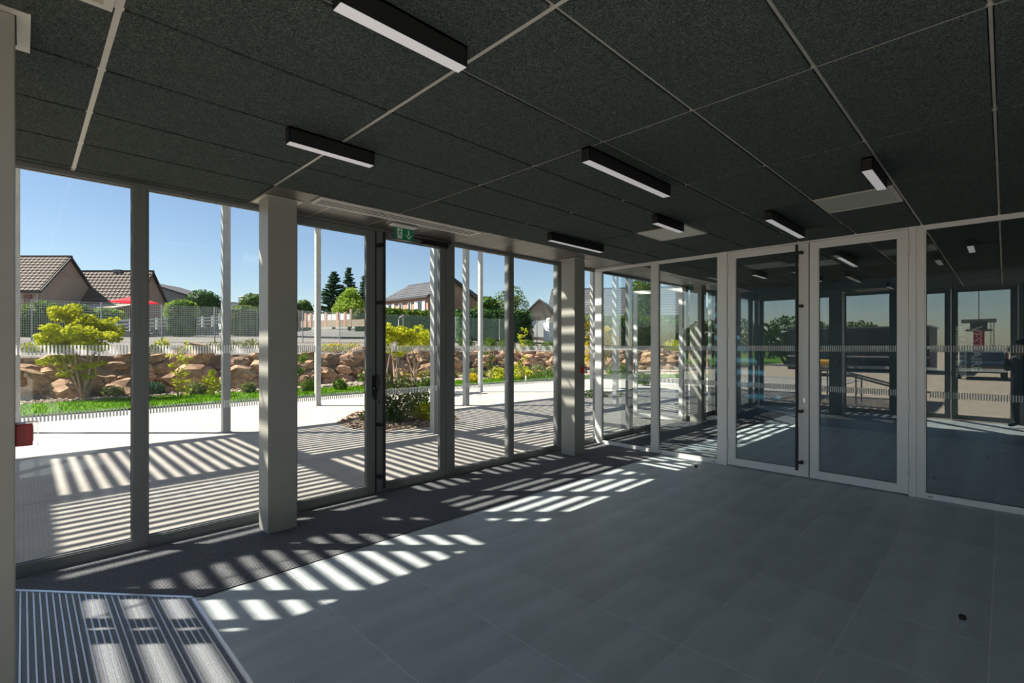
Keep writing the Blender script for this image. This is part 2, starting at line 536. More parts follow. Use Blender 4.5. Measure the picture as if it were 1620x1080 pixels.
# ================================================================== SETTING: ceiling
ceiling = box_obj('ceiling', ROOFBLK, None, UE - 0.1, NREAR - 0.1, HC + 0.09, UFAR + 0.1, NF + 0.14, HC + 0.12)
structure(ceiling, 'dark ceiling of black wood-wool boards in a metal grid', 'ceiling')
PERIM_N = CN + 5 * 0.6                        # 4.241: start of the smooth metal perimeter
VENTS = {(3, 0): 'perforated', (3, 3): 'plain', (-1, 2): 'louvre'}   # (p index, q index) of the cells taken partly by air terminals
GAP_U, GAP_N = 0.011, 0.011
panel_me = MB().box(-0.6 + GAP_U, -0.3 + GAP_N, 0.0, 0.6 - GAP_U, 0.3 - GAP_N, 0.035).mesh('ceiling_panel', WOOL, bevel=0.003)
panel_half = MB().box(-0.3 + GAP_U, -0.3 + GAP_N, 0.0, 0.3 - GAP_U, 0.3 - GAP_N, 0.035).mesh('ceiling_panel', WOOL, bevel=0.003)
VENT_CELLS = []
for p in range(-3, 9):
    for q in range(-7, 7):
        if q >= 5 and p >= 0:
            continue
        x0, x1 = CU + p * 1.2, CU + (p + 1) * 1.2
        y0, y1 = CN + q * 0.6, CN + (q + 1) * 0.6
        cx0, cx1, cy0, cy1 = max(x0, UE), min(x1, UFAR), max(y0, NREAR), min(y1, PERIM_N if p >= 0 else NF - 0.004)
        if cx1 - cx0 < 0.05 or cy1 - cy0 < 0.05:
            continue
        if (p, q) in ((3, -1), (3, 2)):       # far half of the cell is an air terminal
            link('ceiling_panel', panel_half, ceiling, (x0 + 0.9, (y0 + y1) / 2, HC)); VENT_CELLS.append((p, q)); continue
        if (p, q) == (-2, 1):
            link('ceiling_panel', panel_half, ceiling, (x0 + 0.3, (y0 + y1) / 2, HC)); VENT_CELLS.append((p, q)); continue
        if abs(cx1 - cx0 - 1.2) < 1e-6 and abs(cy1 - cy0 - 0.6) < 1e-6:
            link('ceiling_panel', panel_me, ceiling, ((x0 + x1) / 2, (y0 + y1) / 2, HC))
        else:
            MB().box(cx0 + GAP_U, cy0 + GAP_N, HC, cx1 - GAP_U, cy1 - GAP_N, HC + 0.035).build('ceiling_panel', WOOL, ceiling)
# grid rails
for p in range(-2, 9):
    x = CU + p * 1.2
    if not (UE < x < UFAR):
        continue
    w = 0.016 if p == -1 else 0.009 if p == 0 else 0.0065
    rz_ = 0.0005 if p <= 0 else 0.006
    MB().box(x - w, NREAR, HC + rz_, x + w, PERIM_N if p >= 0 else NF - 0.01, HC + 0.03).build('grid_rail', TRIMB, ceiling)
for q in range(-6, 6):
    y = CN + q * 0.6
    MB().box(UE, y - 0.0065, HC + 0.010, UFAR, y + 0.0065, HC + 0.034).build('grid_rail', TRIMB, ceiling)
MB().box(UE, NREAR, HC + 0.05, UFAR, NF + 0.05, HC + 0.06).build('plenum_liner', BLACK, ceiling)
# smooth metal perimeter plates
u = UE
edges = []
MB().box(UE, CN + 3.6 - 0.0065, HC + 0.010, CU, CN + 3.6 + 0.0065, HC + 0.034).build('grid_rail', TRIMB, ceiling)
x = CU
while x < UFAR:
    edges.append(x); x += 0.6
for a, b in zip(edges[:-1], edges[1:]):
    a2, b2 = max(a, UE), min(b, UFAR)
    if b2 - a2 < 0.03:
        continue
    MB().box(a2 + 0.004, PERIM_N + 0.008, HC + 0.002, b2 - 0.004, NF - 0.002, HC + 0.01).build('perimeter_plate', PERIM, ceiling)
    MB().box(b2 - 0.0045, PERIM_N + 0.008, HC + 0.001, b2 + 0.0045, NF - 0.002, HC + 0.012).build('plate_joint', TRIMB, ceiling)

roof = box_obj('roof_slab', ROOFBLK, None, UE - 0.35, NREAR - 0.4, HC + 0.14, UFAR + 0.4, NF + 0.20, HC + 0.45)
structure(roof, 'flat roof slab closing the hall above the dark ceiling', 'roof')

# ================================================================== glazed walls
def plane_fac(a, dep, z): return (a, NF + dep, z)
def plane_part(a, dep, z): return (UP + dep, a, z)
def plane_end(a, dep, z): return (UE - dep, a, z)

def pbox(mb, fn, a0, a1, d0, d1, z0, z1):
    p, q = fn(a0, d0, z0), fn(a1, d1, z1)
    return mb.box(*p, *q)

def frame_mb(fn, a0, a1, z0, z1, l, r, b, t, d0, d1):
    mb = MB()
    pbox(mb, fn, a0, a0 + l, d0, d1, z0, z1)
    pbox(mb, fn, a1 - r, a1, d0, d1, z0, z1)
    pbox(mb, fn, a0 + l, a1 - r, d0, d1, z0, z0 + b)
    pbox(mb, fn, a0 + l, a1 - r, d0, d1, z1 - t, z1)
    return mb

BANDS = ((1.592, 1.664), (1.098, 1.166))
def glazing(parent, fn, a0, a1, z0, z1, dep, glass, bands=True, pitch=0.021):
    """pane, its dark gasket and the printed warning bands"""
    pbox(MB(), fn, a0 - 0.004, a1 + 0.004, dep, dep + 0.012, z0 - 0.004, z1 + 0.004).build('glass_pane', glass, parent)
    frame_mb(fn, a0 - 0.001, a1 + 0.001, z0 - 0.001, z1 + 0.001, 0.007, 0.007, 0.007, 0.007, dep - 0.006, dep - 0.0005).build('gasket', RUBBER, parent)
    if bands:
        for zb, zt in BANDS:
            n = int((a1 - a0 - 0.02) / pitch)
            V = []
            for i in range(n):
                s = a0 + 0.012 + i * pitch
                V += [fn(s, dep - 0.0012, zb), fn(s + pitch * 0.52, dep - 0.0012, zb), fn(s + pitch * 0.52, dep - 0.0012, zt), fn(s, dep - 0.0012, zt)]
            o = link('warning_band', np_mesh('warning_band', np.array(V), 4, FILM), parent)
            o['kind'] = 'stuff'

NWIN = [0]
def window(fn, a0, a1, label, z0=0.0, z1=HC + 0.12, l=0.045, r=0.045, b=0.085, t=None, d=0.10, m=ALU, glass=GLASS, head=0.028, slots=False, gdep=0.035):
    NWIN[0] += 1
    t = z1 - (HC - head)
    w = frame_mb(fn, a0, a1, z0, z1, l, r, b, t, 0.0, d).build('window_%d' % NWIN[0], m, bevel=0.002)
    structure(w, label, 'window')
    frame_mb(fn, a0 + l - 0.002, a1 - r + 0.002, z0 + b - 0.002, z1 - t + 0.002, 0.014, 0.014, 0.012, 0.008, 0.012, gdep - 0.006).build('glazing_bead', ALU_D if m is ALU else ALU_W, w)
    glazing(w, fn, a0 + l + 0.010, a1 - r - 0.010, z0 + b + 0.008, z1 - t - 0.004, gdep, glass)
    if slots:
        for s in (a0 + l + 0.05, a1 - r - 0.05):
            pbox(MB(), fn, s - 0.02, s + 0.02, -0.0025, 0.001, 0.022, 0.030).build('drain_cap', RUBBER, w)
    return w

def hinge(parent, fn, a, z, m):
    c = fn(a, -0.012, z)
    mb = MB()
    for k in range(3):
        mb.tube([(c[0], c[1], z - 0.075 + k * 0.05 + 0.002), (c[0], c[1], z - 0.075 + (k + 1) * 0.05 - 0.002)], 0.011, 10)
    pbox(mb, fn, a - 0.018, a + 0.018, -0.006, 0.002, z - 0.075, z + 0.075)
    mb.build('hinge', m, parent)

def pull_bar(parent, fn, a, side, z0, z1, brackets):
    """dark tall pull bar standing off the leaf; side = towards the leaf stile"""
    c = fn(a, -0.065, 0)
    bar = MB().tube([(c[0], c[1], z0), (c[0], c[1], z1)], 0.017, 12).build('pull_bar', BLACK, parent, smooth=False)
    for z in brackets:
        mb = MB()
        pbox(mb, fn, a, a + side * 0.045, -0.075, -0.055, z - 0.015, z + 0.015)
        pbox(mb, fn, a + side * 0.03, a + side * 0.06, -0.07, 0.002, z - 0.018, z + 0.018)
        mb.build('bar_bracket', BLACK, parent)

def door_leaf(parent, fn, a0, a1, z0, z1, st, bot, top, m, glass, d=0.06, dep0=0.004):
    leaf = frame_mb(fn, a0, a1, z0, z1, st, st, bot, top, dep0, dep0 + d).build('door_leaf', m, parent, bevel=0.002)
    frame_mb(fn, a0 + st - 0.002, a1 - st + 0.002, z0 + bot - 0.002, z1 - top + 0.002, 0.012, 0.012, 0.010, 0.010, dep0 + 0.008, dep0 + 0.028).build('glazing_bead', ALU_D if m is ALU else ALU_W, leaf)
    glazing(leaf, fn, a0 + st + 0.008, a1 - st - 0.008, z0 + bot + 0.006, z1 - top - 0.006, dep0 + 0.03, glass)
    return leaf

# ---- glass front towards the terrace
window(plane_fac, UE + 0.02, -0.40, 'fixed terrace window beside the end wall, behind the near column')
window(plane_fac, -0.40, 0.679, 'tall fixed terrace window with the lime green tree behind it')
window(plane_fac, 0.679, 1.752, 'tall fixed terrace window just before the column by the terrace doors')
def terrace_door(n, a0, a1, split, label, glass, open_leaf=False):
    fr = MB()
    for s0, s1 in ((a0, a0 + 0.075), (a1 - 0.085, a1)):
        pbox(fr, plane_fac, s0, s1, 0.0, 0.10, 0.0, HC + 0.12)
    pbox(fr, plane_fac, a0, a1, 0.0, 0.10, HC - 0.022, HC + 0.12)
    pbox(fr, plane_fac, a0, a1, 0.02, 0.09, -0.01, 0.008)
    d = fr.build('door_%d' % n, ALU, bevel=0.002)
    structure(d, label, 'door')
    return d
door1 = terrace_door(1, 1.752, 3.865, 2.80, 'grey aluminium double glass doors onto the terrace, under the exit sign', GLASS)
lf = door_leaf(door1, plane_fac, 1.832, 2.792, 0.012, HC - 0.028, 0.098, 0.09, 0.062, ALU, GLASS)
rf = door_leaf(door1, plane_fac, 2.812, 3.775, 0.012, HC - 0.028, 0.082, 0.09, 0.062, ALU, GLASS)
pbox(MB(), plane_fac, 2.790, 2.8145, 0.012, 0.05, 0.012, HC - 0.03).build('meeting_seal', RUBBER, lf)
pull_bar(rf, plane_fac, 2.865, -1, 0.07, 2.93, (0.20, 0.78, 2.14, 2.78))
# lever set on the meeting stile
hb = MB()
pbox(hb, plane_fac, 2.752, 2.778, -0.018, 0.006, 1.10, 1.33)
c = plane_fac(2.795, -0.055, 0)
hb.tube([plane_fac(2.765, -0.01, 1.325), plane_fac(2.79, -0.05, 1.335), plane_fac(2.80, -0.06, 1.29), plane_fac(2.80, -0.06, 1.20), plane_fac(2.79, -0.05, 1.165), plane_fac(2.765, -0.01, 1.165)], 0.011, 8)
pbox(hb, plane_fac, 2.760, 2.786, -0.045, -0.015, 1.06, 1.16)
hb.build('door_handle', BLACK, lf)
MB().tube([plane_fac(2.765, -0.021, 1.19), plane_fac(2.765, -0.012, 1.19)], 0.010, 12).build('lock_button', CHROME, lf)
MB().tube([plane_fac(2.84, -0.006, 1.03), plane_fac(2.84, 0.006, 1.03)], 0.016, 14).build('lock_cylinder', CHROME, rf)
cb = MB()
pbox(cb, plane_fac, 3.40, 3.775, -0.052, 0.002, 2.878, 2.945)
cb.build('door_closer', BLACK, rf, bevel=0.006)
ab = MB(); pbox(ab, plane_fac, 3.05, 3.44, -0.035, -0.018, 2.928, 2.943); ab.build('closer_arm', BLACK, rf)
for z in (0.25, 1.15, 2.05, 2.75):
    hinge(rf, plane_fac, 3.778, z, ALU)
window(plane_fac, 3.865, 4.941, 'fixed terrace window directly beside the terrace doors')
window(plane_fac, 4.941, 6.02, 'fixed terrace window just before the column with the red call point')
window(plane_fac, 6.02, 7.075, 'narrow terrace window between the last column and the glass partition')

# next room's part of the glass front
window(plane_fac, 7.075, 8.12, 'fixed window of the next room beside the partition')
window(plane_fac, 8.12, 9.15, 'fixed window of the next room left of its open door')
door2 = terrace_door(2, 9.15, 10.44, 9.8, 'open terrace door of the next room seen through the partition', GLASS)
# leaf hinged at 10.36, swung outward
sw = math.radians(78)
def plane_open(a, dep, z):
    # local a measured from the hinge, swung outwards
    hx, hy = 10.345, NF + 0.07
    dx, dy = -math.cos(sw), math.sin(sw)
    return (hx + dx * a + dy * dep, hy + dy * a - dx * dep, z)
class OB(MB): pass
def pbox_o(mb, a0, a1, d0, d1, z0, z1):
    P = [plane_open(a, d, z) for z in (z0, z1) for a, d in ((a0, d0), (a1, d0), (a1, d1), (a0, d1))]
    return mb.quadbox(P)
mb = MB()
W = 1.12
pbox_o(mb, 0, 0.085, 0, 0.06, 0.012, HC - 0.03); pbox_o(mb, W - 0.085, W, 0, 0.06, 0.012, HC - 0.03)
pbox_o(mb, 0.085, W - 0.085, 0, 0.06, 0.012, 0.10); pbox_o(mb, 0.085, W - 0.085, 0, 0.06, HC - 0.11, HC - 0.03)
ol = mb.build('door_leaf', ALU_W, door2)
pbox_o(MB(), 0.08, W - 0.08, 0.025, 0.037, 0.095, HC - 0.105).build('glass_pane', GLASS, ol)
hm = MB()
for z in (0.25, 1.2, 2.0, 2.75):
    pbox_o(hm, -0.03, 0.03, -0.012, 0.07, z - 0.06, z + 0.06)
hm.build('hinge', ALU_HL, ol)
hd = MB(); hd.tube([plane_open(W - 0.04, 0, 1.3), plane_open(W - 0.04, -0.06, 1.27), plane_open(W - 0.04, -0.06, 1.05), plane_open(W - 0.04, 0, 1.02)], 0.013, 8)
hd.build('door_handle', BROWN, ol)
window(plane_fac, 10.44, UFAR, 'fixed window of the next room in front of the dark blue wall')

# ---- glass partition between the two rooms
PD = 0.065
window(plane_part, 3.848, NF - 0.0, 'partition pane against the terrace glass, pale frame', l=0.055, r=0.13, b=0.052, d=PD, m=ALU_W, glass=GLASS_P, head=0.045, slots=True, gdep=0.03)
window(plane_part, 2.80, 3.848, 'partition pane next to the pale double doors, over the carpet end', l=0.065, r=0.055, b=0.052, d=PD, m=ALU_W, glass=GLASS_P, head=0.045, slots=True, gdep=0.03)
fr = MB()
pbox(fr, plane_part, 2.737, 2.80, -0.012, PD, 0.0, HC + 0.12)
pbox(fr, plane_part, 0.69, 0.752, -0.012, PD, 0.0, HC + 0.12)
pbox(fr, plane_part, 0.69, 2.80, -0.004, PD, HC - 0.018, HC + 0.12)
door3 = fr.build('door_3', ALU_W, bevel=0.002)
structure(door3, 'pale aluminium double glass doors in the partition with a tall black pull bar', 'door')
la = door_leaf(door3, plane_part, 1.733, 2.732, 0.014, HC - 0.022, 0.103, 0.09, 0.078, ALU_W, GLASS_P, d=0.055)
lb = door_leaf(door3, plane_part, 0.757, 1.723, 0.014, HC - 0.022, 0.092, 0.09, 0.078, ALU_W, GLASS_P, d=0.055)
pbox(MB(), plane_part, 1.722, 1.734, 0.012, 0.05, 0.014, HC - 0.024).build('meeting_seal', RUBBER, la)
pull_bar(la, plane_part, 1.848, -1, 0.10, 2.93, (0.20, 0.84, 2.16, 2.83))
pbox(MB(), plane_part, 1.765, 1.795, -0.012, 0.004, 0.94, 1.01).build('lock_plate', CHROME, la, bevel=0.004)
for z in (0.30, 0.985, 1.85, 2.72):
    hinge(la, plane_part, 2.735, z, ALU_W); hinge(lb, plane_part, 0.754, z, ALU_W)
window(plane_part, -0.75, 0.69, 'large partition pane with the white lettering behind it', l=0.055, r=0.072, b=0.052, d=PD, m=ALU_W, glass=GLASS_P, head=0.045, slots=True, gdep=0.03)
window(plane_part, NREAR, -0.75, 'partition pane between the lettering and the rear wall', l=0.055, r=0.055, b=0.052, d=PD, m=ALU_W, glass=GLASS_P, head=0.045, slots=True, gdep=0.03)

# ---- end wall behind the camera (seen mirrored in the partition)
window(plane_end, 3.93, NF, 'end wall window nearest the terrace corner', m=ALU, r=0.10)
window(plane_end, 2.93, 3.93, 'end wall window beside the free-standing near column', m=ALU)
window(plane_end, 1.93, 2.93, 'end wall window next to the main entrance doors', m=ALU)
fr = MB()
pbox(fr, plane_end, 1.85, 1.93, 0.0, 0.1, 0, HC + 0.12); pbox(fr, plane_end, -0.28, -0.20, 0.0, 0.1, 0, HC + 0.12)
pbox(fr, plane_end, -0.28, 1.93, 0.0, 0.1, HC - 0.022, HC + 0.12)
door4 = fr.build('door_4', ALU, bevel=0.002)
structure(door4, 'main entrance double doors in the end wall at the metal mat', 'door')
door_leaf(door4, plane_end, 0.872, 1.845, 0.012, HC - 0.028, 0.09, 0.09, 0.062, ALU, GLASS)
door_leaf(door4, plane_end, -0.195, 0.862, 0.012, HC - 0.028, 0.10, 0.09, 0.062, ALU, GLASS)
window(plane_end, -1.4, -0.28, 'end wall window beyond the main entrance doors', m=ALU)
window(plane_end, NREAR, -1.4, 'end wall window in the rear corner', m=ALU)

wr = box_obj('wall_rear', REARW, None, UE - 0.1, NREAR - 0.2, -0.1, UFAR + 0.2, NREAR, HC + 0.12)
structure(wr, 'plain pale wall at the back of both rooms', 'wall')
wf = box_obj('wall_far', RUBBER, None, UFAR + 0.02, NREAR - 0.2, -0.1, UFAR + 0.2, NF + 0.1, HC + 0.12)
structure(wf, 'dark blue glossy panelled wall of the next room', 'wall')
ys = [NREAR, -1.4, -0.15, 1.1, 2.45, 3.65, NF - 0.01]
ys = [NREAR, -1.62, -0.22, 0.66, 2.60, 3.93, NF - 0.01]
for a, b in zip(ys[:-1], ys[1:]):
    for z0, z1 in ((0.0, 2.13), (2.13, HC + 0.02)):
        box_obj('wall_panel', BLUEW, wf, UFAR, a + 0.004, z0 + 0.004, UFAR + 0.02, b - 0.004, z1 - 0.004, bevel=0.002)

# ================================================================== columns
def column(u0, u1, n0, n1, label, collar=0.045):
    root = tag(empty('column', ((u0 + u1) / 2, (n0 + n1) / 2, 0)), label, 'column')
    ox, oy = -(u0 + u1) / 2, -(n0 + n1) / 2
    sh = MB().box(u0, n0, 0.002, u1, n1, HC - 0.002).build('shaft', COLUMN, root, bevel=0.004)
    sh.location = (ox, oy, 0)
    mb = MB()
    g = 0.004
    for x0, x1, y0, y1 in ((u0 - collar, u1 + collar, n0 - collar, n0 - g), (u0 - collar, u1 + collar, n1 + g, n1 + collar), (u0 - collar, u0 - g, n0 - g, n1 + g), (u1 + g, u1 + collar, n0 - g, n1 + g)):
        mb.box(x0, y0, HC - 0.004, x1, y1, HC - 0.0005)
    cl = mb.build('ceiling_collar', TRIMB, root); cl.location = (ox, oy, 0)
    return root
column(1.525, 1.775, 4.565, 4.80, 'square beige column on the carpet beside the terrace doors')
column(5.85, 6.10, 4.545, 4.80, 'square beige column with a red call point near the partition')
column(-0.30, -0.022, 2.78, 3.05, 'beige column standing free beside the metal entrance mat')
column(10.20, 10.44, 4.545, 4.80, 'beige column in the next room beside its open terrace door', collar=0.03)

# red manual call points
def call_point(cx, cy, z, face, label):
    """face: 'u' -> mounted on a +u face, 'n' -> mounted on a -n face"""
    root = tag(empty('call_point', (cx, cy, z)), label, 'alarm button')
    if face == 'u':
        root.rotation_euler = (0, 0, math.radians(90))
    # local: mounted on plane y=0, protrudes to -y
    MB().box(-0.046, -0.052, -0.046, 0.046, 0.0, 0.046).build('housing', RED, root, bevel=0.005)
    MB().box(-0.030, -0.0545, -0.030, 0.030, -0.051, 0.030).build('button_plate', SIGNW, root, bevel=0.002)
    mb = MB().box(-0.050, -0.070, -0.050, 0.050, -0.066, 0.050)
    mb.box(-0.050, -0.068, 0.0465, 0.050, -0.03, 0.050)
    mb.build('clear_flap', CLEARP, root)
call_point(-0.022, 2.90, 1.288, 'u', 'red fire call point on the free-standing column by the entrance mat')
call_point(6.045, 4.545, 1.293, 'n', 'red fire call point on the column near the glass partition')

# ================================================================== lights, air terminals, exit sign
def linear_light(u0, u1, n, label):
    root = tag(empty('linear_light', ((u0 + u1) / 2, n, HC)), label, 'light', 'black linear ceiling lights')
    L = (u1 - u0) / 2
    w, hgt = 0.032, 0.094
    mb = MB()
    mb.box(-L, -w, -hgt, L, -w + 0.004, -0.001); mb.box(-L, w - 0.004, -hgt, L, w, -0.001)
    mb.box(-L, -w, -hgt, -L + 0.005, w, -0.001); mb.box(L - 0.005, -w, -hgt, L, w, -0.001)
    mb.box(-L, -w, -0.012, L, w, -0.001)
    mb.build('housing', BLACK, root)
    MB().box(-L + 0.003, -w + 0.002, -hgt - 0.001, L - 0.003, w - 0.002, -hgt + 0.01).build('diffuser', DIFF, root)
    return root
linear_light(0.80, 1.385, 1.70, 'short black linear light over the floor in front of the near column')
linear_light(1.13, 1.69, 3.05, 'short black linear light near the column beside the terrace doors')
linear_light(2.64, 3.75, 1.96, 'long black linear light in the middle of the hall ceiling')
linear_light(4.17, 4.77, 0.68, 'short black linear light beside the perforated air panel')
linear_light(5.12, 6.24, 1.62, 'long black linear light just before the partition doors')
linear_light(4.46, 5.02, 2.46, 'short black linear light under the plain white air panel')
linear_light(4.32, 5.36, 3.72, 'long black linear light near the column with the call point')
for (a, b, n_, lab) in ((8.0, 9.1, 1.62, 'long black linear light just behind the partition doors'), (8.9, 9.5, 3.05, 'short black linear light of the next room near its carpet'), (9.6, 10.7, 2.46, 'long black linear light of the next room beside the pale air panel'),
                        (8.2, 8.8, 0.3, 'short black linear light behind the large lettered partition pane'), (10.0, 11.1, -0.4, 'long black linear light next to the dark blue wall')):
    linear_light(a, b, n_, lab)

# air terminals
def framed_panel(u0, u1, n0, n1, label, m, holes=False):
    root = tag(empty('air_panel', ((u0 + u1) / 2, (n0 + n1) / 2, HC)), label, 'vent')
    A, B = (u1 - u0) / 2, (n1 - n0) / 2
    mb = MB()
    for x0, x1, y0, y1 in ((-A, A, -B, -B + 0.02), (-A, A, B - 0.02, B), (-A, -A + 0.02, -B + 0.02, B - 0.02), (A - 0.02, A, -B + 0.02, B - 0.02)):
        mb.box(x0, y0, -0.006, x1, y1, 0.02)
    mb.build('frame', TRIMB, root)
    MB().box(-A + 0.018, -B + 0.018, -0.002, A - 0.018, B - 0.018, 0.01).build('face_plate', m, root)
    if holes:
        V = []
        n = 26
        for i in range(n):
            for j in range(n):
                x = -A + 0.04 + (2 * A - 0.08) * i / (n - 1) + (0.005 if j % 2 else -0.005)
                y = -B + 0.04 + (2 * B - 0.08) * j / (n - 1)
                for t in range(6):
                    th = t * math.pi / 3
                    V.append((x + 0.0052 * math.cos(th), y + 0.0052 * math.sin(th), -0.0025))
        o = link('perforations', np_mesh('perforations', np.array(V), 6, RUBBER), root)
        o['kind'] = 'stuff'
    return root
PWHITE = mat('air_panel_white', (0.66, 0.64, 0.58), 0.5)
framed_panel(CU + 3.6 + 0.012 - 0.0, CU + 4.2 - 0.012, CN - 0.6 + 0.01, CN - 0.01, 'perforated square air panel set in the dark ceiling', PWHITE, True)
framed_panel(CU + 3.6 + 0.012, CU + 4.2 - 0.012, CN + 1.2 + 0.01, CN + 1.8 - 0.01, 'plain pale square air panel behind a short black light', PWHITE)
framed_panel(8.67 + 0.012, 9.27 - 0.012, CN + 0.61, CN + 1.19, 'plain pale square air panel on the ceiling of the next room', PWHITE)

# louvre grille near the camera
root = tag(empty('louvre_grille', (-0.05, 2.75, HC)), 'pale louvre grille beside the wide ceiling rail near the column', 'vent')
root.location = (-0.035, 2.742 - 0.0, HC)
A, B = 0.285, 0.285
root.location = (CU - 1.2 - 0.018 - A, CN + 0.6 + 0.07 + B, HC)
mb = MB()
for x0, x1, y0, y1 in ((-A, A, -B, -B + 0.03), (-A, A, B - 0.03, B), (-A, -A + 0.03, -B + 0.03, B - 0.03), (A - 0.03, A, -B + 0.03, B - 0.03)):
    mb.box(x0, y0, -0.006, x1, y1, 0.02)
mb.build('frame', TRIMB, root)
for k in range(13):
    x = -A + 0.05 + k * (2 * A - 0.1) / 12
    MB().quadbox([(x - 0.008, -B + 0.03, 0.0), (x - 0.004, -B + 0.03, 0.0), (x - 0.004, B - 0.03, 0.0), (x - 0.008, B - 0.03, 0.0),
                  (x + 0.006, -B + 0.03, 0.03), (x + 0.010, -B + 0.03, 0.03), (x + 0.010, B - 0.03, 0.03), (x + 0.006, B - 0.03, 0.03)]).build('louvre', TRIMB, root)

# linear slot diffuser along the perimeter
VENTW = mat('vent_white', (0.86, 0.82, 0.76), 0.45)
def slot_diffuser(u, n, A, B, label):
    root = tag(empty('slot_diffuser', (u, n, HC)), label, 'vent')
    mb = MB()
    for x0, x1, y0, y1 in ((-A, A, -B, -B + 0.022), (-A, A, B - 0.022, B), (-A, -A + 0.022, -B + 0.022, B - 0.022), (A - 0.022, A, -B + 0.022, B - 0.022)):
        mb.box(x0, y0, -0.014, x1, y1, 0.0)
    mb.build('frame', VENTW, root)
    MB().box(-A + 0.021, -B + 0.021, -0.002, A - 0.021, B - 0.021, 0.0).build('duct_back', RUBBER, root)
    for k in range(4):
        y = -B + 0.022 + (2 * B - 0.044) * (k + 0.5) / 4
        MB().box(-A + 0.022, y - 0.007, -0.013, A - 0.022, y + 0.007, -0.009).build('slot_blade', VENTW, root)
slot_diffuser(2.81, 4.37, 0.945, 0.115, 'long pale slot diffuser in the ceiling above the terrace doors')
slot_diffuser(9.4, 4.37, 0.9, 0.115, 'long pale slot diffuser in the ceiling of the next room')

# exit sign hanging from the perimeter plate
def exit_sign(u, n, label):
    root = tag(empty('exit_sign', (u, n, HC)), label, 'exit sign')
    MB().box(-0.15, -0.045, -0.018, 0.15, 0.045, 0.0).build('ceiling_mount', WHITE, root, bevel=0.004)
    MB().box(-0.135, -0.006, -0.165, 0.135, 0.006, -0.018).build('acrylic_plate', CLEARP, root)
    MB().box(-0.115, -0.0085, -0.155, 0.115, -0.0065, -0.032).build('green_field', GREEN, root)
    # white doorway with a running figure (left half), white arrow (right half)
    MB().box(-0.085, -0.0098, -0.148, -0.022, -0.0087, -0.040).build('doorway', SIGNW, root)
    man = MB(); y = -0.0110
    def poly(pts, mbx, y0=y):
        mbx.prism(pts, y0, y0 + 0.001, lambda a, b, h: (a, h, b))
    hd = [( -0.046 + 0.0075 * math.cos(t), -0.053 + 0.0075 * math.sin(t)) for t in np.linspace(0, 2 * math.pi, 13)[:-1]]
    poly(hd, man)
    poly([(-0.058, -0.064), (-0.044, -0.064), (-0.050, -0.096), (-0.064, -0.094)], man)
    poly([(-0.056, -0.066), (-0.076, -0.074), (-0.074, -0.080), (-0.054, -0.074)], man)
    poly([(-0.046, -0.066), (-0.030, -0.080), (-0.034, -0.085), (-0.050, -0.074)], man)
    poly([(-0.056, -0.094), (-0.036, -0.104), (-0.044, -0.124), (-0.051, -0.121), (-0.046, -0.108), (-0.062, -0.100)], man)
    poly([(-0.064, -0.092), (-0.060, -0.100), (-0.072, -0.120), (-0.084, -0.128), (-0.086, -0.121), (-0.077, -0.115)], man)
    man.build('running_figure', GREEN, root)
    ar = MB()
    poly([(0.052, -0.048), (0.068, -0.048), (0.068, -0.105), (0.052, -0.105)], ar, -0.0098)
    poly([(0.060, -0.146), (0.096, -0.106), (0.090, -0.098), (0.060, -0.128), (0.030, -0.098), (0.024, -0.106)], ar, -0.0098)
    ar.build('down_arrow', SIGNW, root)
    return root
exit_sign(2.95, 4.64, 'green emergency exit sign with running figure and arrow above the terrace doors')
exit_sign(9.8, 4.60, 'small green exit sign over the open door of the next room')

# floor door stops
def door_stop(u, n, label):
    root = tag(empty('door_stop', (u, n, 0)), label, 'door stop')
    MB().lathe([(0.015, 0.0), (0.015, 0.022)], (0, 0, 0), 20).build('steel_base', CHROME, root, smooth=False)
    MB().lathe([(0.0165, 0.022), (0.018, 0.024), (0.018, 0.042), (0.016, 0.045), (0.004, 0.0455)], (0, 0, 0), 20).build('rubber_cap', RUBBER, root, smooth=False)
door_stop(6.45, 2.95, 'small black capped door stop near the partition doors')
door_stop(3.985, 0.18, 'black capped door stop alone in the middle of the grey tiles')
door_stop(7.95, 0.62, 'black door stop on the next room floor behind the partition')

# lettering on the far wall: two vertical words
def wall_word(word, n_c, z_top, z_bot, label):
    cu = bpy.data.curves.new('lettering', 'FONT')
    cu.body = word
    cu.size = 0.2
    cu.extrude = 0.002
    cu.offset = 0.006
    o = bpy.data.objects.new('tmp', cu)
    COL.objects.link(o)
    dg = bpy.context.evaluated_depsgraph_get(); dg.update()
    me = bpy.data.meshes.new_from_object(o.evaluated_get(dg))
    bpy.data.objects.remove(o)
    co = np.empty(len(me.vertices) * 3); me.vertices.foreach_get('co', co); co = co.reshape(-1, 3)
    w = co[:, 0].max() - co[:, 0].min(); hh = co[:, 1].max()
    L = z_top - z_bot
    s = (co[:, 0] - co[:, 0].min()) / w * L
    t = co[:, 1] / hh * 0.135
    new = np.stack([np.full(len(co), UFAR - 0.004) - co[:, 2], n_c + 0.0675 - t, z_top - s], axis=1)
    me.vertices.foreach_set('co', new.ravel())
    me.materials.clear(); me.materials.append(LETTER)
    me.update()
    ob = link('wall_lettering', me)
    tag(ob, label, 'lettering')
wall_word('VESTIAIRE', 0.345, 2.01, 1.22, 'white vertical word VESTIAIRE on the dark blue wall')
wall_word('BILLETTERIE', 0.545, 2.01, 1.11, 'white vertical word BILLETTERIE on the dark blue wall')

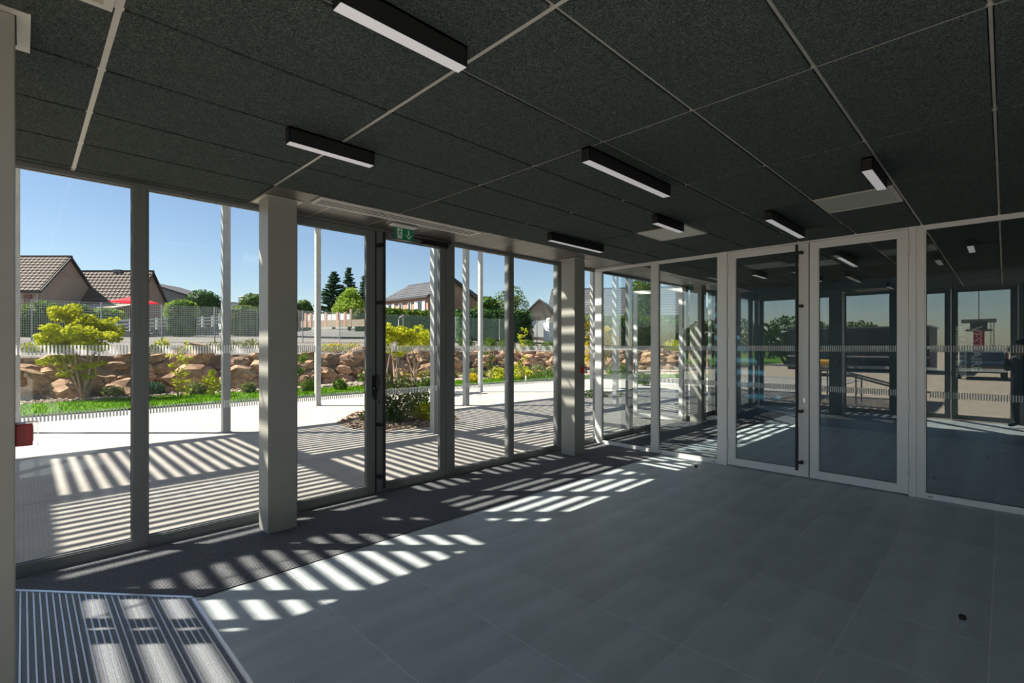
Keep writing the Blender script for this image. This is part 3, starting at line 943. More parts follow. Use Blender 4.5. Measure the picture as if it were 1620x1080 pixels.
# ================================================================== OUTSIDE: pergola
ZP = 5.6
PU = [-9.5 + 2.95 * i for i in range(10)]          # panel boundaries along u
PU = [-3.84 + 2.95 * i for i in range(-2, 7)]
PN_ = [5.33, 8.23, 11.13, 14.05]
pergola = tag(empty('pergola', (0, 9.7, 0)), 'galvanised steel pergola with slender posts and slatted panels over the terrace', 'pergola')
def perg(mb, name, m, **k):
    o = mb.build(name, m, pergola, **k)
    o.location = (0, -9.7, 0)
    return o
POSTS = [(2.80, 10.70), (5.91, 13.72), (5.70, 7.85), (8.90, 10.78), (11.93, 13.62), (12.15, 7.95), (-0.10, 13.52), (14.9, 10.75)]
for px_, py_ in POSTS:
    h_ = 0.068
    mb = MB().box(px_ - h_, py_ - h_, -0.02, px_ + h_, py_ + h_, ZP)
    perg(mb, 'post', GALV, bevel=0.006)
    mb = MB().box(px_ - 0.11, py_ - 0.11, -0.02, px_ + 0.11, py_ + 0.11, -0.008)
    perg(mb, 'base_plate', GALV)
BW = 0.15
for y in PN_:
    perg(MB().box(PU[0] - BW, y - BW, ZP, PU[-1] + BW, y + BW, ZP + 0.16), 'beam', GALV)
for x in PU:
    for y0, y1 in zip(PN_[:-1], PN_[1:]):
        perg(MB().box(x - BW, y0 + BW, ZP, x + BW, y1 - BW, ZP + 0.16), 'beam', GALV)
SP, SW = 0.182, 0.104
for i, (x0, x1) in enumerate(zip(PU[:-1], PU[1:])):
    for j, (y0, y1) in enumerate(zip(PN_[:-1], PN_[1:])):
        ax0, ax1, ay0, ay1 = x0 + BW, x1 - BW, y0 + BW, y1 - BW
        mb = MB()
        if (i + j) % 2 == 0:          # slats along n
            s = ax0 + 0.03
            while s < ax1 - 0.02:
                mb.box(s, ay0, ZP + 0.06, min(s + SW, ax1), ay1, ZP + 0.09); s += SP
        else:
            s = ay0 + 0.03
            while s < ay1 - 0.02:
                mb.box(ax0, s, ZP + 0.06, ax1, min(s + SW, ay1), ZP + 0.09); s += SP
        perg(mb, 'slat_panel', SLATM)

# ================================================================== OUTSIDE: ground
# path of the lawn's front edge, then lawn width / pebble width measured to its left
FRONT = [(-14, 16.3), (0, 16.25), (5, 16.2), (8.5, 16.1), (12.7, 16.2), (16, 16.1), (19.2, 15.7), (22.3, 14.0), (25.3, 11.6), (29, 7.6), (33, 2.5), (37, -4)]
def path_normals(P):
    P = [np.array(p, float) for p in P]; N = []
    for i in range(len(P)):
        d = P[min(i + 1, len(P) - 1)] - P[max(i - 1, 0)]
        d /= np.hypot(*d); N.append(np.array([-d[1], d[0]]))
    return P, N
FP, FN = path_normals(FRONT)
def resample(P, step):
    out_ = [P[0]]
    for a, b in zip(P[:-1], P[1:]):
        L = np.hypot(*(b - a)); n = max(1, int(L / step))
        for k in range(1, n + 1):
            out_.append(a + (b - a) * k / n)
    return out_
def offset(P, N, w):
    return [p + n * (w[i] if isinstance(w, (list, tuple)) else w) for i, (p, n) in enumerate(zip(P, N))]
LAWN_W = [3.35, 3.35, 3.3, 2.9, 2.3, 2.4, 2.5, 2.4, 2.4, 2.4, 2.4, 2.4]
PEB_W = [4.6, 4.6, 4.75, 4.9, 5.6, 6.6, 7.4, 8.0, 8.5, 9, 9, 9]
LB = offset(FP, FN, LAWN_W)
RB = offset(FP, FN, PEB_W)

# terrace: concrete slabs with saw-cut joints
terrace = box_obj('terrace', BLOCK, None, -16, NF + 0.10, -0.2, 34, 16.5, -0.045)
structure(terrace, 'pale concrete terrace in large slabs in front of the glass', 'terrace')
def in_front(x, y):
    # is the point on the terrace side of the lawn edge
    for (a, b) in zip(FP[:-1], FP[1:]):
        if min(a[0], b[0]) <= x <= max(a[0], b[0]):
            t = (x - a[0]) / (b[0] - a[0] + 1e-9)
            return y < a[1] + t * (b[1] - a[1]) - 0.02
    return True
sx = [-15.5 + 2.95 * i for i in range(17)]
sx = [2.86 + 2.95 * i for i in range(-6, 11)]
sy = [NF + 0.10, 7.30, 10.25, 13.2, 16.3]
for a, b in zip(sx[:-1], sx[1:]):
    for c_, d_ in zip(sy[:-1], sy[1:]):
        corners = [(a, c_), (b, c_), (b, d_), (a, d_)]
        if all(in_front(x, y) for x, y in corners) or b < 19:
            MB().box(a + 0.004, c_ + 0.004, -0.05, b - 0.004, d_ - 0.004, -0.02).build('slab', CONC, terrace)
        else:
            mid = [(x, y) for x, y in corners if in_front(x, y)]
            if len(mid) >= 1:
                poly = []
                n = 12
                top = []
                for k in range(n + 1):
                    x = a + (b - a) * k / n
                    yy = c_
                    for (p, q) in zip(FP[:-1], FP[1:]):
                        if p[0] <= x <= q[0]:
                            yy = p[1] + (x - p[0]) / (q[0] - p[0]) * (q[1] - p[1])
                    top.append((x, min(d_, max(yy + 0.1, c_ + 0.001))))
                poly = [(a, c_), (b, c_)] + top[::-1]
                MB().prism(poly, -0.05, -0.02).build('slab', CONC, terrace)

# land beyond the terrace: one height field (pebble strip, rock foot, upper ground)
RBs = resample(RB, 1.2)
RBx = np.array(RBs)
def dist_rock(x, y):
    """signed distance beyond the rock foot line (positive = behind it)"""
    d = RBx - np.array([x, y])
    k = int(np.argmin((d ** 2).sum(1)))
    a, b = RBx[max(k - 1, 0)], RBx[min(k + 1, len(RBx) - 1)]
    t = (b - a) / (np.hypot(*(b - a)) + 1e-9); n = np.array([-t[1], t[0]])
    return float(np.dot(np.array([x, y]) - RBx[k], n))
def upper_z(x, y):
    z = 1.28 + 0.062 * max(0, min(y, 32) - 21.5) + 0.032 * max(0, y - 32)
    z += 0.035 * max(0.0, x - 6) * min(1.0, max(0.0, (y - 30) / 14.0))
    return z
def land_z(x, y):
    s = dist_rock(x, y)
    if s < -0.2:
        return -0.03 + 0.01 * noise.noise(Vector((x, y, 0)))
    if s < 1.1:
        t = (s + 0.2) / 1.3
        return -0.03 + (upper_z(x, y)) * (t * t * (3 - 2 * t)) + 0.05 * noise.noise(Vector((x * 1.5, y * 1.5, 0)))
    return upper_z(x, y) + 0.07 * noise.noise(Vector((x * 0.7, y * 0.7, 3)))
mb = MB()
xs = list(np.arange(-30, 78, 0.7)); ys_ = list(np.arange(-2, 30, 0.55)) + list(np.arange(30, 100, 3.5))
keep = {}
for iy, y in enumerate(ys_):
    for ix, x in enumerate(xs):
        keep[(ix, iy)] = len(mb.v)
        mb.v.append((x, y, land_z(x, y)))
for iy in range(len(ys_) - 1):
    for ix in range(len(xs) - 1):
        x, y = xs[ix] + 0.35, ys_[iy] + 0.3
        if dist_rock(x, y) > -7.5 and not (y < 15.8 and x < 20):
            mb.f.append((keep[(ix, iy)], keep[(ix + 1, iy)], keep[(ix + 1, iy + 1)], keep[(ix, iy + 1)]))
land = mb.build('hillside_ground', GRAVEL, smooth=True)
structure(land, 'stony upper ground rising from the rock bank to the fence', 'ground')

def strip(name, inner, outer, z, m, step=0.5, wob=0.0):
    A_, B_ = resample(inner, step), resample(outer, step)
    n = min(len(A_), len(B_))
    A_ = [A_[int(i * (len(A_) - 1) / (n - 1))] for i in range(n)]; B_ = [B_[int(i * (len(B_) - 1) / (n - 1))] for i in range(n)]
    mb = MB(); K = 6
    for i in range(n):
        for k in range(K + 1):
            p = A_[i] + (B_[i] - A_[i]) * k / K
            mb.v.append((p[0], p[1], z + wob * noise.noise(Vector((p[0] * 2, p[1] * 2, 0)))))
    for i in range(n - 1):
        for k in range(K):
            a = i * (K + 1) + k
            mb.f.append((a, a + K + 1, a + K + 2, a + 1))
    return mb.build(name, m, smooth=True), A_, B_
lawn, LA, LBB = strip('lawn', FP, LB, 0.02, GRASSB, wob=0.015)
tag(lawn, 'narrow bright green lawn strip between terrace and pebbles', 'grass', kind='stuff')
# blades
n = 42000
ii = RNG.integers(0, len(LA) - 1, n); tt = RNG.random(n)[:, None]; ss = RNG.random(n)[:, None]
LA_, LB_ = np.array(LA), np.array(LBB)
base = (LA_[ii] * (1 - tt) + LA_[ii + 1] * tt) * (1 - ss) + (LB_[ii] * (1 - tt) + LB_[ii + 1] * tt) * ss
ang = RNG.random(n) * 6.283
hgt = 0.045 + 0.05 * RNG.random(n)
dx, dy = np.cos(ang) * 0.012, np.sin(ang) * 0.012
lean = RNG.normal(size=(n, 2)) * 0.02
V = np.stack([np.column_stack([base[:, 0] - dx, base[:, 1] - dy, np.full(n, 0.01)]),
              np.column_stack([base[:, 0] + dx, base[:, 1] + dy, np.full(n, 0.01)]),
              np.column_stack([base[:, 0] + lean[:, 0], base[:, 1] + lean[:, 1], 0.02 + hgt])], axis=1).reshape(-1, 3)
bl = link('grass_blades', np_mesh('grass_blades', V, 3, GRASS), lawn)
bl['kind'] = 'stuff'
peb, PA, PB = strip('pebble_strip', LB, RB, 0.03, PEBBLE, wob=0.03)
tag(peb, 'cream pebble strip between the lawn and the rock bank', 'pebbles', kind='stuff')
# loose pebbles as real stones
st = bmesh.new(); bmesh.ops.create_icosphere(st, subdivisions=1, radius=1.0)
sv = np.array([v.co[:] for v in st.verts]); sf = [[v.index for v in f.verts] for f in st.faces]; st.free()
n = 2600
PA_, PB_ = np.array(PA), np.array(PB)
ii = RNG.integers(0, len(PA) - 1, n); tt = RNG.random(n)[:, None]; ss = (RNG.random(n) ** 1.5)[:, None] * 0.75
base = (PA_[ii] * (1 - tt) + PA_[ii + 1] * tt) * (1 - ss) + (PB_[ii] * (1 - tt) + PB_[ii + 1] * tt) * ss
tri = np.array(sf)
allv = []
for k in range(n):
    sc3 = (0.03 + 0.05 * RNG.random(3)) * np.array([1, 1, 0.7])
    vv = sv * sc3 + np.array([base[k, 0], base[k, 1], 0.045])
    allv.append(vv[tri].reshape(-1, 3))
ps = link('loose_pebbles', np_mesh('loose_pebbles', np.concatenate(allv), 3, STONE), peb)
ps['kind'] = 'stuff'
# grey kerb path at the right part of the pebble strip
kp = [p + n_ * (w * 0.62) for p, n_, w in zip(FP[3:], FN[3:], PEB_W[3:])]
kp2 = [p + n_ * (w * 0.62 + 0.45) for p, n_, w in zip(FP[3:], FN[3:], PEB_W[3:])]
kb, KA, KB = strip('garden_path', kp, kp2, 0.075, ASPH)
structure(kb, 'narrow grey path running through the cream pebbles below the rocks', 'path')

# rock bank: separate boulders against an earth face
bank = empty('rock_bank', (0, 21, 0))
structure(bank, 'low bank of reddish ochre boulders behind the lawn', 'rock bank')
RBr = resample(RB, 0.5)
RV = []
for k in range(12):
    bm = bmesh.new(); bmesh.ops.create_icosphere(bm, subdivisions=2, radius=1.0)
    for v in bm.verts:
        c = v.co.normalized()
        q = Vector((round(c.x * 1.6) / 1.6, round(c.y * 1.6) / 1.6, round(c.z * 1.8) / 1.8))
        v.co = (c * 0.55 + q * 0.45) * (1 + 0.22 * noise.noise(c * 1.7 + Vector((k * 7.3, 0, 0))))
    bmesh.ops.dissolve_limit(bm, angle_limit=math.radians(9), verts=bm.verts, edges=bm.edges)
    bmesh.ops.triangulate(bm, faces=bm.faces)
    me = bpy.data.meshes.new('boulder'); bm.to_mesh(me); bm.free(); me.materials.append(ROCK); RV.append(me)
cnt = 0
rnd = random.Random(5)
# sample along the visible part of the foot line
vis = [i for i, p in enumerate(RBr) if -1.5 < p[0] < 33]
step_i = 0
for row, (zr, offr) in enumerate(((0.12, -0.05), (0.45, 0.25), (0.80, 0.5), (1.12, 0.78))):
    s = 0
    while s < len(vis) - 1:
        p = RBr[vis[s]]; q = RBr[vis[min(s + 1, len(vis) - 1)]]
        t = (q - p); L = np.hypot(*t) + 1e-9; t = t / L; nrm = np.array([-t[1], t[0]])
        big = rnd.random() < 0.25
        r = rnd.uniform(0.42, 0.72) if big else rnd.uniform(0.2, 0.42)
        pos = p + nrm * (offr + rnd.uniform(-0.12, 0.15)) + t * rnd.uniform(-0.2, 0.2)
        o = link('boulder', RV[rnd.randrange(12)], bank, (pos[0], pos[1] - 21, zr + rnd.uniform(-0.12, 0.12)))
        o.scale = (r * rnd.uniform(0.9, 1.5), r * rnd.uniform(0.55, 0.8), r * rnd.uniform(0.5, 0.8))
        o.rotation_euler = (rnd.uniform(-0.35, 0.35), rnd.uniform(-0.35, 0.35), math.atan2(t[1], t[0]) + rnd.uniform(-0.5, 0.5))
        cnt += 1
        s += 2 if big else 1
        if cnt > 295: break
    if cnt > 295: break
# earth between the stones
mb = MB()
for i, p in enumerate(RBr):
    a = RBr[max(i - 1, 0)]; b = RBr[min(i + 1, len(RBr) - 1)]
    t = (b - a); t = t / (np.hypot(*t) + 1e-9); nrm = np.array([-t[1], t[0]])
    for k in range(9):
        z = -0.05 + 1.36 * k / 8
        q = p + nrm * (-0.05 + 0.85 * (k / 8) ** 1.1 + 0.22 * noise.noise(Vector((p[0] * 0.9, p[1] * 0.9, z * 2.2))))
        mb.v.append((q[0], q[1] - 21, z + 0.08 * noise.noise(Vector((p[0], p[1], z + 9)))))
for i in range(len(RBr) - 1):
    for k in range(8):
        a = i * 9 + k
        mb.f.append((a, a + 9, a + 10, a + 1))
mb.build('earth_face', EARTH, bank, smooth=False)

# ------------------------------------------------------------------ plants
def branch_tubes(mb, base, tips, r0, seed=0, n=6):
    rr = random.Random(seed)
    for t in tips:
        b = Vector(base) + Vector((rr.uniform(-0.06, 0.06), rr.uniform(-0.06, 0.06), 0))
        t = Vector(t)
        m1 = b.lerp(t, 0.35) + Vector((rr.uniform(-1, 1), rr.uniform(-1, 1), 0.4)) * 0.07 * (t - b).length
        m2 = b.lerp(t, 0.7) + Vector((rr.uniform(-1, 1), rr.uniform(-1, 1), 0.3)) * 0.06 * (t - b).length
        mb.tube([b, m1, m2, t], [r0, r0 * 0.75, r0 * 0.5, r0 * 0.2], n)

def plant(name, label, cat, base, blobs, count, size, leaf, bark=None, tips=None, r0=0.03, group=None, shell=0.4, flat=0.0, extra=None, aspect=0.55):
    """blobs: list of (dx,dy,dz,rx,ry,rz) relative to the base"""
    root = tag(empty(name, base), label, cat, group)
    if shell <= 0.11:
        rr_ = random.Random(int(abs(base[0] * 77 + base[1] * 13)))
        tips = tips or [(b[0], b[1], b[2]) for b in blobs]
        nb_ = []
        for b in blobs:
            for q_ in range(5):
                th_ = rr_.random() * 6.283; e_ = rr_.uniform(0.35, 1.15)
                nb_.append((b[0] + math.cos(th_) * b[3] * e_, b[1] + math.sin(th_) * b[4] * e_, b[2] + rr_.uniform(-1.0, 1.1) * b[5], b[3] * rr_.uniform(.55, .95), b[4] * rr_.uniform(.55, .95), b[5] * rr_.uniform(.5, .9)))
        blobs = nb_
    w = np.array([b[3] * b[4] * b[5] for b in blobs]) ** 0.75
    w = w / w.sum()
    P = np.concatenate([ellipsoid_pts(max(8, int(count * wi)), b[:3], b[3:], shell) for b, wi in zip(blobs, w)])
    P[:, 2] = np.maximum(P[:, 2], 0.02)
    link('foliage', leaf_mesh('foliage', P, size, leaf, flat=flat, aspect=aspect), root)
    if bark:
        mb = MB()
        branch_tubes(mb, (0, 0, -0.05), tips or [(b[0], b[1], b[2]) for b in blobs], r0, seed=int(abs(base[0] * 31 + base[1])))
        mb.build('branches', bark, root, smooth=True)
    if extra:
        m, c, sz = extra
        Q = np.concatenate([ellipsoid_pts(max(2, int(c * wi)), b[:3], b[3:], 0.85) for b, wi in zip(blobs, w)])
        Q[:, 2] = np.maximum(Q[:, 2], 0.05)
        link('flowers', leaf_mesh('flowers', Q, sz, m, aspect=0.9), root)
    return root

def on_ground(x, y, d=None):
    return None
def land_pt(px_, d):
    """point on the land along the pixel column px_ at depth d"""
    p = d * VD + (px_ - 810.0) / F_PX * d * RT
    return (float(p[0]), float(p[1]), land_z(float(p[0]), float(p[1])))
def rel(base, px_, py_, d):
    p = at_depth(px_, py_, d)
    return (p.x - base[0], p.y - base[1], p.z - base[2])

# lime multi-stem tree in the first window
b0 = land_pt(133, 15.2); b0 = (b0[0], b0[1], 0.0)
bl_ = []
for (x_, y_, rx, rz, dd) in ((95, 530, .38, .28, 15.0), (115, 512, .42, .30, 15.2), (140, 515, .45, .30, 15.2), (160, 517, .38, .25, 15.4), (78, 541, .34, .2, 14.9), (168, 530, .25, .2, 15.4),
                            (125, 535, .5, .28, 15.3), (150, 540, .36, .2, 15.1), (105, 497, .3, .2, 15.1), (85, 572, .28, .12, 15.2), (106, 588, .22, .1, 15.0), (150, 575, .25, .12, 15.3), (147, 592, .16, .1, 15.2), (113, 565, .3, .16, 15.4), (168, 508, .25, .16, 15.5)):
    q = rel(b0, x_, y_, dd); bl_.append((q[0], q[1], q[2], rx, rx, rz))
plant('multi_stem_tree', 'lime green multi-stem tree in front of the rock bank by the tall windows', 'tree', b0, bl_, 8500, 0.06, L_LIME, BARK, None, 0.045, shell=0.1, flat=0.4)
# honey locusts by the path seen through the terrace doors
for (x_, d_, ys2, lab, lf_) in ((655, 17.5, ((637, 528), (650, 533), (660, 526), (665, 540), (645, 545)), 'young lime green tree with pale forked stem beside the garden path', L_LIME),
                               (628, 17.0, ((612, 522), (620, 532), (628, 526), (615, 545), (634, 550)), 'young yellow green tree leaning by the grey bollard', L_LIME)):
    b0 = land_pt(x_, d_); b0 = (b0[0], b0[1], 0.02)
    bl_ = [(*rel(b0, xx, yy, d_ + 0.2 * (k - 2)), 0.28, 0.28, 0.2) for k, (xx, yy) in enumerate(ys2)]
    plant('young_tree', lab, 'tree', b0, bl_, 1700, 0.06, lf_, BARK, None, 0.03, shell=0.1, flat=0.4)
b0 = land_pt(943, 19.5); b0 = (b0[0], b0[1], 0.02)
bl_ = [(*rel(b0, xx, yy, 19.5), 0.28, 0.28, 0.24) for xx, yy in ((936, 520), (938, 535), (934, 548), (948, 556), (958, 530), (962, 545), (938, 562))]
plant('young_tree', 'bright yellow shrub-like tree near the last column', 'tree', b0, bl_, 2600, 0.06, L_YEL, BARK, None, 0.03, shell=0.1, flat=0.3)
# slim climbing saplings in front of the rocks
for (x_, d_, ys2, lab, m_) in ((284, 16.0, (550, 560, 571, 583, 597, 608, 617), 'thin young sapling with pale leaves before the boulders', L_LIME),
                               (336, 16.2, (596, 606, 614), 'small upright sapling beside the second pergola post', L_LIME),
                               (476, 17.2, (566, 590, 604), 'staked sapling with two stems next to the column', L_MID),
                               (578, 19.0, (585, 598, 608), 'leafy sapling by the door meeting stiles', L_MID),
                               (800, 24.0, (540, 550, 560, 570, 579), 'leafy sapling on the bank beside the mullion', L_MID),
                               (826, 24.0, (525, 535, 545, 555, 566, 577), 'tall pale green sapling in front of the green fence', L_LIME),
                               (775, 24.0, (548, 557, 566, 575, 582), 'bushy sapling on the stony bank below the fence', L_MID)):
    b0 = land_pt(x_, d_); b0 = (b0[0], b0[1], 0.02 if d_ < 21 else b0[2] - 0.1)
    bl_ = [(*rel(b0, x_ + (-4 if k % 2 else 5), yy, d_), 0.17, 0.17, 0.15) for k, yy in enumerate(ys2)]
    plant('sapling', lab, 'sapling', b0, bl_, 330, 0.05, m_, BARK, None, 0.015, shell=0.1, flat=0.3)
# low shrubs along the pebbles
for k, (x_, y_, d_, r_, m_, lab) in enumerate(((57, 632, 15.3, .36, L_MID, 'rounded green shrub at the foot of the rocks left of the lime tree'),
                               (86, 634, 15.2, .28, L_OLIVE, 'grey green shrub just left of the lime tree stems'),
                               (178, 628, 15.8, .27, L_OLIVE, 'grey green shrub right of the lime tree stems'),
                               (243, 622, 16.4, .32, L_BLUE, 'dark glossy shrub beside the large orange boulder'),
                               (310, 612, 16.8, .30, L_OLIVE, 'feathery olive grass tuft below the boulders'),
                               (393, 612, 17.4, .26, L_OLIVE, 'spiky grey shrub near the column edge'),
                               (488, 608, 18.0, .28, L_MID, 'small yellow green shrub behind the staked sapling'),
                               (538, 606, 18.6, .28, L_MID, 'low leafy shrub in the pebbles before the rock face'),
                               (676, 585, 20.0, .25, L_MID, 'small leafy shrub beside the blue shaded post'),
                               (748, 582, 22.0, .30, L_YEL, 'yellow flowering shrub between two pergola posts'),
                               (640, 590, 19.0, .30, L_OLIVE, 'silvery shrub under the young lime tree'),
                               (1010, 580, 22.0, .35, L_MID, 'green shrub seen through the first partition pane'),
                               (1020, 585, 21.0, .3, L_MID, 'low green shrub behind the partition mullion'),
                               (1090, 580, 22.0, .4, L_OLIVE, 'olive shrub seen through the next room window'))):
    p = at_depth(x_, y_, d_)
    b0 = (p.x, p.y, max(0.02, land_z(p.x, p.y)) if d_ > 21 else 0.02)
    bl_ = [(0, 0, r_ * 0.7, r_, r_, r_ * 0.75), (r_ * 0.5, 0.1, r_ * 0.5, r_ * 0.6, r_ * 0.6, r_ * 0.5)]
    plant('low_shrub', lab, 'shrub', b0, bl_, 520, 0.05, m_, BARKD, None, 0.012, shell=0.3)

# planting bed let into the terrace by the doors
bedpts = [(4.85, 10.35), (4.75, 9.3), (5.05, 8.75), (5.6, 8.5), (6.3, 8.42), (7.2, 8.9), (7.7, 10.3), (7.9, 11.6), (7.2, 12.1), (6.0, 11.7)]
mb = MB()
cx_, cy_ = 6.3, 10.1
R = 5
for k in range(R + 1):
    f_ = k / R
    for (x_, y_) in bedpts:
        z = -0.018 + 0.11 * (1 - f_ ** 2) + 0.02 * noise.noise(Vector((x_ * 3 * f_, y_ * 3 * f_, k)))
        mb.v.append((cx_ + (x_ - cx_) * f_, cy_ + (y_ - cy_) * f_, z if k < R else -0.019))
nb = len(bedpts)
for k in range(R):
    for i in range(nb):
        j = (i + 1) % nb
        mb.f.append((k * nb + i, k * nb + j, (k + 1) * nb + j, (k + 1) * nb + i))
bed = mb.build('planting_bed', SOIL, smooth=True)
tag(bed, 'mulched planting bed of soil and wood chips in the terrace', 'planting bed')
# chips
n = 900
V = []
for k in range(n):
    i = rnd.randrange(nb); j = (i + 1) % nb; f_ = math.sqrt(rnd.random()) * 0.98; t = rnd.random()
    x_ = cx_ + ((bedpts[i][0] * (1 - t) + bedpts[j][0] * t) - cx_) * f_; y_ = cy_ + ((bedpts[i][1] * (1 - t) + bedpts[j][1] * t) - cy_) * f_
    V.append((x_, y_, 0.0 + 0.10 * (1 - f_ ** 2)))
ch = link('wood_chips', leaf_mesh('wood_chips', np.array(V), 0.05, STONE, flat=0.8), bed); ch['kind'] = 'stuff'
for (x_, y_, r_, h_, m_, cnt_, lab) in ((5.75, 9.25, 0.42, 0.95, L_OLIVE, 1500, 'airy dark leaved shrub in the planting bed behind the pull bar'),
                               (5.45, 9.35, 0.30, 0.62, L_DARK, 700, 'dense green shrub at the near edge of the planting bed'),
                               (6.25, 9.10, 0.26, 0.40, L_LIME, 420, 'low yellow green shrub beside the shaded post'),
                               (6.9, 10.2, 0.35, 0.6, L_MID, 700, 'leafy shrub at the back of the planting bed'),
                               (5.3, 9.9, 0.14, 0.22, L_OLIVE, 120, 'tiny upright seedling at the bed edge')):
    bl_ = [(0, 0, h_ * 0.55, r_, r_, h_ * 0.5), (0.12, -0.1, h_ * 0.3, r_ * 0.8, r_ * 0.8, h_ * 0.3)]
    if h_ > 0.8:
        bl_ += [(-0.25, 0.1, h_ * 0.8, .25, .25, .3), (0.35, -0.15, h_ * 0.75, .3, .3, .28)]
    plant('bed_shrub', lab, 'shrub', (x_, y_, 0.02), bl_, cnt_, 0.04, m_, BARKD, None, 0.012, shell=0.2)
pb = ground_at(932, 628)
for k, (dx, dy, r_, m_) in enumerate(((0, 0, .2, L_MID), (0.5, -0.25, .16, L_OLIVE), (0.95, -0.45, .14, L_LIME))):
    plant('bed_shrub', ('small green tuft on the terrace beyond the last column', 'small olive tuft next to the green one on the terrace', 'small pale tuft at the end of the terrace tufts')[k], 'shrub',
          (pb[0] + dx, pb[1] + dy, -0.02), [(0, 0, r_ * .6, r_ * 1.4, r_, r_ * .7)], 200, 0.04, m_)

# bank top planting: wild flowers and weeds along the rock edge
bt = 0
for (x_, y_, d_, w_, m_, fl, lab) in ((545, 526, 24.5, 1.0, L_LIME, L_ORA, 'yellow green flowering weeds on top of the bank before the road'),
                                  (575, 528, 24.5, 0.8, L_MID, L_ORA, 'orange flowered weeds on the bank top beside the door stile'),
                                  (520, 528, 24.0, 0.7, L_LIME, L_ORA, 'yellow flowering weeds next to the bright post'),
                                  (625, 535, 25.0, 0.9, L_LIME, L_ORA, 'flowering weeds on the bank top beneath the hedge'),
                                  (675, 530, 26.0, 0.9, L_OLIVE, L_ORA, 'dry flowering weeds under the green fence'),
                                  (745, 540, 27.0, 0.9, L_OLIVE, None, 'dry olive weeds between the paired posts'),
                                  (855, 535, 27.0, 1.1, L_OLIVE, L_ORA, 'dry flowering weeds on the bank near the small gabled house'),
                                  (860, 545, 25.5, 0.9, L_MID, None, 'green weeds over the last boulders before the column'),
                                  (345, 526, 22.0, 0.6, L_OLIVE, None, 'sparse weeds by the second pergola post'),
                                  (255, 533, 21.5, 0.35, L_LIME, None, 'single yellow green weed on the gravel below the fence'),
                                  (240, 560, 18.2, 0.4, L_OLIVE, None, 'low weeds on the rock edge beside the mullion'),
                                  (385, 525, 24.0, 0.9, L_OLIVE, None, 'grey green weeds on the slope near the column'),
                                  (70, 555, 17.5, 0.8, L_MID, None, 'green weeds spilling over the rocks behind the lime tree')):
    p = land_pt(x_, d_)
    root = plant('wild_weeds', lab, 'weeds', (p[0], p[1], p[2] - 0.03), [(0, 0, .18, w_, w_ * .6, .26), (w_ * .5, .1, .2, w_ * .5, w_ * .4, .3)], int(520 * w_) + 100, 0.055, m_, None, extra=(fl, int(60 * w_), 0.05) if fl else None, shell=0.2)

for k, (x_, d_, w_, m_, lab) in enumerate(((735, 26.0, .55, L_MID, 'leafy shrub on the bank between the paired pergola posts'), (752, 25.5, .5, L_OLIVE, 'olive shrub on the bank right of the striped post'),
        (772, 26.5, .6, L_MID, 'green shrub on the bank below the tall dark hedge'), (786, 25.0, .55, L_LIME, 'lime shrub on the bank before the mullion'), (800, 27.0, .6, L_MID, 'mid green shrub hidden partly by the mullion'),
        (818, 25.2, .7, L_LIME, 'broad lime shrub on the bank beside the tall sapling'), (835, 26.4, .6, L_MID, 'green shrub on the bank under the fence post'), (850, 27.5, .6, L_OLIVE, 'olive shrub on the bank by the gate pier'),
        (868, 26.5, .6, L_MID, 'mid green shrub on the bank nearest the call point column'), (882, 27.0, .6, L_OLIVE, 'olive shrub at the column edge on the bank'), (932, 28.0, .7, L_MID, 'green shrub on the bank behind the yellow tree'),
        (975, 29.0, .7, L_MID, 'green shrub on the bank seen beside the striped post behind the partition'), (1065, 30.0, .8, L_LIME, 'lime shrub on the bank framed by the open door'), (705, 25.5, .5, L_OLIVE, 'olive shrub on the bank hidden partly by the door jamb'))):
    p = land_pt(x_, d_ + (9.5 if k % 2 == 0 else 0.0))
    plant('bank_shrub', lab, 'shrub', (p[0], p[1], p[2] - 0.05), [(0, 0, w_ * .6, w_, w_, w_ * .65), (w_ * .6, -.2, w_ * .4, w_ * .7, w_ * .6, w_ * .5), (-w_ * .5, -.5, w_ * .2, w_ * .6, w_ * .5, w_ * .45)], 1000, 0.06, m_, BARKD, None, 0.015, shell=0.3)

# grey bollard light on the pebbles, hooked top
p = land_pt(631, 19.0)
LAMPG = mat('lamp_grey', (0.10, 0.105, 0.11), 0.5)
root = tag(empty('bollard_light', (p[0], p[1], 0.0)), 'tall slim grey light pole with a hooked head by the garden path', 'lamp post')
MB().tube([(0, 0, 0), (0, 0, 2.72)], 0.024, 10).build('pole', LAMPG, root, smooth=True)
MB().tube([(0, 0, 2.68), (0.03, -0.02, 2.76), (0.10, -0.08, 2.80), (0.22, -0.18, 2.83)], [0.03, 0.04, 0.05, 0.035], 10).build('lamp_head', LAMPG, root, smooth=True)
p = ground_at(832, 606)
st_ = box_obj('marker_stake', TRIMB, None, p[0] - 0.025, p[1] - 0.025, 0.0, p[0] + 0.025, p[1] + 0.025, 0.34)
tag(st_, 'short pale wooden stake standing in the lawn', 'stake')

